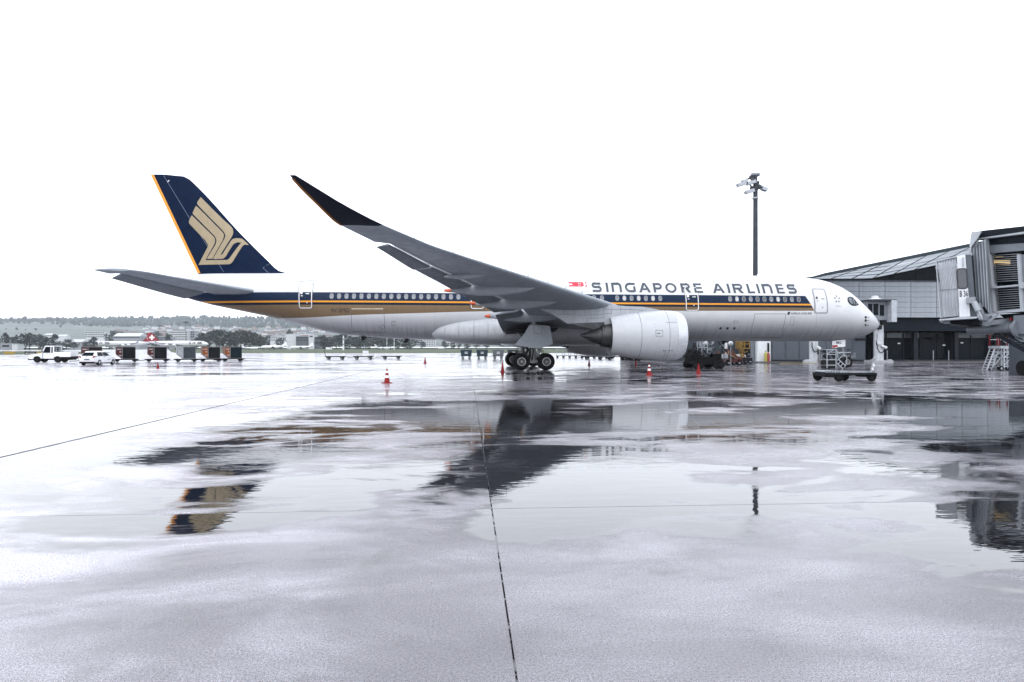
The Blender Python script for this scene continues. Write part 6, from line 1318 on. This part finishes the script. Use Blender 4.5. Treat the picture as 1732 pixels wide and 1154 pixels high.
# woods on the far ridge: nobody could count them
mb = MB(); r = random.Random(4)
for k in range(2600):
    px = r.uniform(-300, 700); d = r.choice((r.uniform(2650, 3350), r.uniform(2900, 3300), r.uniform(2550, 2750)))
    if px < 125 and d < 2950 and r.random() < .8: continue
    p = hill_at(px, d); h = r.uniform(9, 20); w_ = h*r.uniform(.3, .5); vs_ = []
    for z, q in ((0, .7), (.45, 1), (.8, .6)):
        for i in range(5): a = 2*PI*i/5+r.uniform(-.4, .4); vs_.append((p.x+w_*q*math.cos(a)*r.uniform(.7, 1.2), p.y+w_*q*math.sin(a), p.z-1+h*z))
    vs_.append((p.x, p.y, p.z-1+h)); mb.add(vs_, [(i, (i+1) % 5, 5+(i+1) % 5, 5+i) for i in range(5)]+[(5+i, 5+(i+1) % 5, 10+(i+1) % 5, 10+i) for i in range(5)]+[(10+i, 10+(i+1) % 5, 15) for i in range(5)])
put('woods', mb.mesh('woods', M('ridge_foliage_hazed', (.055, .072, .075), .9, var=.3, scale=.02, spec=.1)), kind='stuff')  # haze painted into the leaf colour, paler and bluer than the nearer trees

# buildings ----------------------------------------------------------------------------------
FACW = M('plaster_white', (.44, .455, .475), .7, var=.08); FACG = M('plaster_grey', (.22, .235, .26), .7, var=.1); FACD = M('metal_cladding_dark', (.05, .06, .075), .6, var=.1); ROOFR = M('roof_tile_brown', (.12, .09, .08), .8, var=.2)
wm = MB(); wm.box((0, 0, 0), (1, .3, 1)); WMESH = wm.mesh('window', GLASS)
def block(px0, px1, top, d, m, lab, rows=0, cols=0, depth=14, name='office_block', flat=True, base=None):
    a, b = atd(px0, top, d), atd(px1, top, d); c = (a+b)/2; w_ = (b-a).length; zt_ = a.z; bz = base if base is not None else max(0, hill_at((px0+px1)/2, d).z-1)
    t = thing(name, lab, 'building', (c.x, c.y, bz), math.atan2(b.y-a.y, b.x-a.x)); h = zt_-bz
    mb = MB(); mb.box((0, depth/2, h/2), (w_, depth, h)); part('wall', mb, m, t)
    if flat: mb = MB(); mb.box((0, depth/2, h+.25), (w_+.5, depth+.5, .5)); part('roof', mb, M('roof_pale_gravel', (.3, .31, .33), .8), t)
    else: mb = MB(); mb.prism([(-w_/2-.4, -.5, h-.1), (-w_/2-.4, depth+.5, h-.1), (-w_/2-.4, depth/2, h+depth*.22)], (w_+.8, 0, 0)); part('roof', mb, M('roof_pale_metal', (.42, .44, .46), .6), t)
    vis = min(h, (590-top)*d/F)
    for i in range(cols):
        for j in range(rows):
            o = put('window', WMESH, t, loc=(-w_/2+w_*(i+.5)/cols, -.05, h-(j+.55)*3.4)); o.scale = (w_/cols*.62, 1, 1.7)
    return t
block(145, 176.7, 561, 1100, FACW, 'long white office block with rows of windows on the slope', 3, 11, 14)
block(288, 317, 560.3, 1000, FACW, 'large white office block with five rows of windows behind the second jet', 5, 12, 16); block(317.5, 329, 560, 1010, FACG, 'grey stair tower joined to the large white office block', 3, 3, 14)
block(192, 236, 568.8, 900, FACG, 'low pale industrial hall above the left jet', 1, 14, 20, 'industrial_hall', False); block(268, 288, 569.5, 950, FACG, 'low grey hall between the red fins and white offices', 2, 8, 14)
block(485, 500.5, 565.3, 950, FACW, 'pale tall cube of the grey office group', 0, 0, 18); block(500.8, 521.5, 569.3, 945, FACD, 'dark wide cube of the grey office group', 2, 8, 18); block(522, 530.5, 567.2, 940, FACW, 'small white cube with a dark window in the office group', 1, 1, 14); block(531, 545, 570.3, 945, FACD, 'dark low wing at the end of the office group', 1, 6, 14)
block(457, 484, 569.8, 1050, FACW, 'white low block left of the grey office group', 2, 9, 12); block(0.5, 19, 582, 620, FACG, 'low pale shed with dark gate at the field edge', 1, 1, 10, 'shed', base=0); block(20, 29.5, 582.5, 615, FACW, 'small white annex joined to the low shed', 0, 0, 8, 'shed', base=0)
block(75, 90, 566.5, 1250, FACW, 'white farm building with pale gable roof on the slope', 1, 5, 12, 'farm_building', False); block(97, 112, 568.5, 1200, FACW, 'white low farm building right of the gabled one', 0, 0, 12, 'farm_building', False); block(118, 138, 578.5, 760, FACG, 'grey barn with pale roof right of the truck', 0, 0, 14, 'barn', False)
block(30, 36, 567.5, 1250, FACW, 'small white barn seen between the dark trees', 0, 0, 10, 'barn', False); block(716, 736, 573.5, 1100, FACW, 'pale apartment block below the belly with window rows', 4, 7, 14, 'apartment_block'); block(700, 714, 571, 1150, FACG, 'grey apartment block left of the pale one below the belly', 4, 5, 14, 'apartment_block'); block(754, 760, 572, 1100, FACW, 'narrow white tower block below the belly', 4, 2, 10, 'apartment_block')
# houses on the far hillside
hs = []
for k, (wm_, rm_) in enumerate(((FACW, ROOFR), (FACG, ROOFR), (FACW, M('roof_slate', (.1, .11, .13), .7)))):
    a = MB(); a.box((0, 0, 3), (11, 9, 8)); b = MB(); b.prism([(-6, -5.2, 7), (-6, 5.2, 7), (-6, 0, 10.5)], (12, 0, 0)); hs.append((a.mesh('wall', wm_), b.mesh('roof', rm_)))
r = random.Random(9)
for k in range(170):
    px = r.choice((r.uniform(195, 340), r.uniform(300, 560), r.uniform(330, 480))); d = r.uniform(1350, 2500) if px > 240 else r.uniform(1300, 2000)
    p = hill_at(px, d); big = r.uniform(1.1, 2.1)
    t = thing('hillside_house', 'small pale house of the town on the hazy hillside', 'house', (p.x, p.y, p.z-.5), r.uniform(-.6, .6)-TH, 'houses on the far hillside'); t.scale = (big, 1, r.uniform(.85, 1.5))
    i = r.choice((0, 0, 1, 2)); put('wall', hs[i][0], t); put('roof', hs[i][1], t)

# distant aircraft ----------------------------------------------------------------------------
FW_ = M('far_jet_white', (.6, .61, .63), .35, var=.03); FR_ = M('far_jet_red', (.2, .006, .012), .5, spec=.1)
def farjet(lab, L_, r0, p, rz, red=None, word=None, ttail=False, engines=4, grp=None):
    t = thing('parked_airliner' if L_ > 40 else 'business_jet', lab, 'airplane', p, rz, grp); zc = r0*2.2 if L_ > 40 else r0*1.8; h = L_/2
    prof = [(-h, .12, .55), (-h*.8, .45, .4), (-h*.55, .85, .12), (-h*.35, 1, 0), (h*.72, 1, 0), (h*.86, .86, -.06), (h*.95, .55, -.2), (h, .1, -.3)]
    mb = MB(); mb.loft([[(x, r0*q*math.sin(2*PI*k/18), zc+r0*o_+r0*q*math.cos(2*PI*k/18)) for k in range(18)] for x, q, o_ in prof]); part('fuselage', mb, FW_, t, smooth=50)
    fh = L_*.135; fx = -h*.98; mb = MB(); mb.prism([(fx, -.15, zc+r0*.8), (fx-.02*L_, -.15, zc+r0+fh), (fx+.06*L_, -.15, zc+r0+fh), (fx+.19*L_, -.15, zc+r0*.8)], (0, .3, 0)); fin_ = part('tail_fin', mb, red or FW_, t)
    if red:
        c = (fx+.065*L_, zc+r0+fh*.42); s = fh*.3
        for s_ in (-1, 1):
            mb = MB(); mb.box((c[0], s_*.2, c[1]), (s*2, .06, s*.66)); mb.box((c[0], s_*.2, c[1]+s*.665), (s*.66, .06, s*.67)); mb.box((c[0], s_*.2, c[1]-s*.665), (s*.66, .06, s*.67)); part('white_cross', mb, CONE_W, fin_)
    for s_ in (-1, 1):
        mb = MB(); sp = L_*.46; mb.loft([[(L_*.09, s_*r0*.8, zc-r0*.6), (-L_*.07, s_*r0*.8, zc-r0*.6), (-L_*.07, s_*r0*.8, zc-r0*.45), (L_*.09, s_*r0*.8, zc-r0*.4)], [(-L_*.11, s_*sp, zc+L_*.012), (-L_*.15, s_*sp, zc+L_*.012), (-L_*.15, s_*sp, zc+L_*.016), (-L_*.11, s_*sp, zc+L_*.017)], [(-L_*.145, s_*(sp+.6), zc+L_*.045), (-L_*.155, s_*(sp+.6), zc+L_*.045), (-L_*.155, s_*(sp+.6), zc+L_*.047), (-L_*.145, s_*(sp+.6), zc+L_*.047)]]); wg_ = part('wing', mb, WING, t)
        tz = zc+r0+fh*.97 if ttail else zc+r0*.35
        mb = MB(); mb.loft([[(fx+.1*L_, 0, tz), (fx-.0, 0, tz), (fx, 0, tz+.2), (fx+.1*L_, 0, tz+.25)], [(fx+.02*L_, s_*L_*.15, tz+.6), (fx-.03*L_, s_*L_*.15, tz+.6), (fx-.03*L_, s_*L_*.15, tz+.7), (fx+.02*L_, s_*L_*.15, tz+.72)]]); part('horizontal_tail', mb, FW_, t)
        if engines == 4:
            for u in (.42, .7):
                x = L_*.1-u*L_*.2; mb = MB(); mb.lathe((x, s_*sp*u, zc-r0*.75+u*1.2), [(-2.2, .7), (-.5, 1.15), (1.6, 1.2), (2.2, 1.0), (1.9, .8)], 'X', 14, True, True); part('engine', mb, FW_, t, smooth=40)
        else: mb = MB(); mb.lathe((-L_*.27, s_*r0*1.35, zc+r0*.35), [(-L_*.07, .3*r0), (-.02*L_, .5*r0), (L_*.05, .52*r0), (L_*.06, .4*r0)], 'X', 12, True, True); part('engine', mb, FW_, t, smooth=40)
    mb = MB(); 
    for s_ in (-1, 1): mb.quad((h*.84, s_*r0*.7, zc+r0*.35), (h*.91, s_*r0*.45, zc+r0*.2), (h*.9, s_*r0*.3, zc+r0*.52), (h*.84, s_*r0*.5, zc+r0*.72))
    part('cockpit_window', mb, GLASS, t)
    for x, y in ((h*.75, 0), (-L_*.02, -r0), (-L_*.02, r0)):
        mb = MB(); mb.bar((x, y, 0), (x, y, zc-r0*.5), .15*r0/2); mb.tube((x, y-.3, .25*r0), (x, y+.3, .25*r0), .25*r0, n=10); part('undercarriage', mb, DARK, t)
    if word:
        for s_ in (-1, 1):
            mb = MB()
            for q in text_polys(word, 1, .045): mb.add([((h*.4+u*L_*.21 if s_ < 0 else h*.82-u*L_*.21), s_*(r0+.14)*math.sqrt(max(.2, 1-((v*1.0-.25))**2)), zc-.25*r0+v*r0) for u, v in q], [tuple(range(len(q)))])
            part('airline_name', mb, INK, t)
            mb = MB()
            for k in range(24): mb.box((h*.38-k*L_*.027, s_*(r0*1.0), zc+r0*.1), (.5, .06, .5))
            part('cabin_windows', mb, GLASS, t, kind='stuff')
    return t
p = atd(301, 588, 690); farjet('white airliner with red crossed fin, its nose pointing away to the right', 63, 2.82, (p.x, p.y, 0), -TH+.03, FR_, 'SWISS')
p = atd(207, 588, 725); farjet('white airliner with red crossed fin, its nose pointing to the left', 63, 2.82, (p.x, p.y, 0), PI-TH+.72, FR_, 'SWISS')
BJ = 'small white jets parked beyond the grass'
for px, d, L_, rz, lab in ((422.5, 620, 15, 0, 'smallest white jet at the left of the parked row, tail to the wood'), (463, 600, 24, PI, 'long white jet with nose to the left, in front of another fin'), (455, 640, 19, PI-.5, 'white jet mostly hidden behind the long one, only its fin rising'), (509.5, 590, 21.5, PI, 'white jet with swept fin below the grey office cubes'), (647, 640, 15, .5, 'white jet with high T tail alone below the rear fuselage'), (745, 680, 12, .9, 'tiny white jet alone left of the blue bins')):
    p = atd(px, 588, d); farjet(lab, L_, L_*.058, (p.x, p.y, 0), rz-TH, None, None, px in (422.5, 647), 2, BJ)
# signs, posts and small things on the grass --------------------------------------------------------
def sign(px0, px1, py0, py1, m, tm_, word, lab):
    d = F*H/(py1-V0); a, b = atd(px0, py0, d), atd(px1, py1, d); c = (a+b)/2; w_ = b.x-a.x
    t = thing('taxiway_sign', lab, 'sign', (c.x, c.y, -.06), 0, 'taxiway signs in the grass'); h = a.z
    mb = MB(); mb.box((0, 0, h/2+.12), (w_, .25, h-.1)); part('panel', mb, m, t)
    mb = MB(); mb.bar((-w_*.35, 0, 0), (-w_*.35, 0, .25), .08); mb.bar((w_*.35, 0, 0), (w_*.35, 0, .25), .08); part('legs', mb, DARK, t)
    if word:
        mb = MB()
        for q in text_polys(word, 1): mb.add([(-w_*.36+u*w_*.72, -.14, .3+v*(h-.6)) for u, v in q], [tuple(range(len(q)))])
        part('sign_symbols', mb, tm_, t)
    return t
SY = M('sign_yellow', (.28, .19, .03), .6); SB = M('sign_black', (.012, .013, .012), .6)
sign(7.5, 24.5, 594.6, 599.7, SY, INK, None, 'yellow taxiway sign farthest from the service truck'); sign(42, 60.5, 594.8, 599.9, SB, CONE_W, 'EIII', 'black taxiway sign with pale characters in the middle of three'); sign(63.5, 71.5, 594.8, 599.8, SY, INK, None, 'small yellow taxiway sign nearest to the service truck')
p = atd(618.5, 597, 215); wb = thing('equipment_cabinet', 'small white cabinet standing at the grass edge behind the flat dollies', 'cabinet', (p.x, p.y, -.06)); mb = MB(); mb.box((0, 0, .55), (1.75, .9, .85)); part('housing', mb, WHITE, wb); mb = MB(); mb.box((0, 0, 1.0), (1.85, 1.0, .06)); mb.box((0, 0, .06), (1.5, .7, .12)); part('lid', mb, GREY, wb)
p = atd(556.5, 589, 560); vn = thing('parked_van', 'tiny white van parked beyond the grass right of the small jets', 'van', (p.x, p.y, 0)); mb = MB(); mb.prism([(-2.5, -.95, .4), (-2.5, -.95, 2.2), (1.3, -.95, 2.2), (2.0, -.95, 1.3), (2.6, -.95, 1.1), (2.6, -.95, .4)], (0, 1.9, 0)); part('body', mb, WHITE, vn); mb = MB(); mb.prism([(.9, -.98, 1.3), (.9, -.98, 2.0), (1.3, -.98, 2.0), (1.85, -.98, 1.3)], (0, 1.96, 0)); part('side_window', mb, GLASS, vn)
for x in (-1.5, 1.6): wheel(vn, x, 0, .36, 1.85)
def far_mast(px, top, d, rr, heads, lab, cat='light mast'):
    p = atd(px, 588, d); h = H+(V0-top)*d/F; t = thing('distant_mast' if heads else 'white_post', lab, cat, (p.x, p.y, 0)); mb = MB(); mb.lathe((0, 0, 0), [(0, rr*1.4), (h, rr)], 'Z', 10, True, True); part('pole', mb, M('far_mast_grey', (.14, .15, .16), .5) if heads else WHITE, t, smooth=40)
    if heads:
        mb = MB(); mb.lathe((0, 0, h), [(-.6, .4), (-.1, 2.6), (.2, 2.6), (.8, 1.4), (1.2, .4)], 'Z', 12, True, True)
        for k in range(8): a = PI*k/4; mb.box((3.0*math.cos(a), 3.0*math.sin(a), h-.1), (.9, .9, .6), rz=a)
        part('lamp_ring', mb, DGREY, t)
    else: mb = MB(); mb.box((0, 0, h*.75), (rr*3, rr*3, 1)); mb.box((0, 0, h*.4), (rr*3, rr*3, .8)); part('band', mb, GREY, t)
    return t
far_mast(314.5, 545.5, 700, .28, 1, 'taller distant floodlight mast above the silver container'); far_mast(270.5, 551.5, 800, .26, 1, 'shorter distant floodlight mast right of the red fins')
far_mast(580.8, 568, 520, .45, 0, 'thick white post below the rear fuselage, in front of the tree wall', 'post'); far_mast(654.4, 572, 560, .2, 0, 'thin white post behind the T tailed jet', 'post'); far_mast(666.7, 573, 540, .25, 0, 'white post right of the T tailed jet', 'post'); far_mast(490.5, 574, 560, .15, 0, 'thin pale post at the nose of the swept fin jet', 'post')
# air: even haze round the camera and everything built
hb = bpy.data.materials.new('haze_air'); hb.use_nodes = True; ht = hb.node_tree; ht.nodes.clear(); v = ht.nodes.new('ShaderNodeVolumePrincipled'); v.inputs['Color'].default_value = (.86, .92, .98, 1); v.inputs['Density'].default_value = .00008; v.inputs['Anisotropy'].default_value = .15
ho = ht.nodes.new('ShaderNodeOutputMaterial'); ht.links.new(v.outputs[0], ho.inputs['Volume'])
mb = MB(); mb.box((0, 4500, 89.4), (18100, 9300, 181)); hz = put('haze', mb.mesh('haze', hb), kind='stuff')
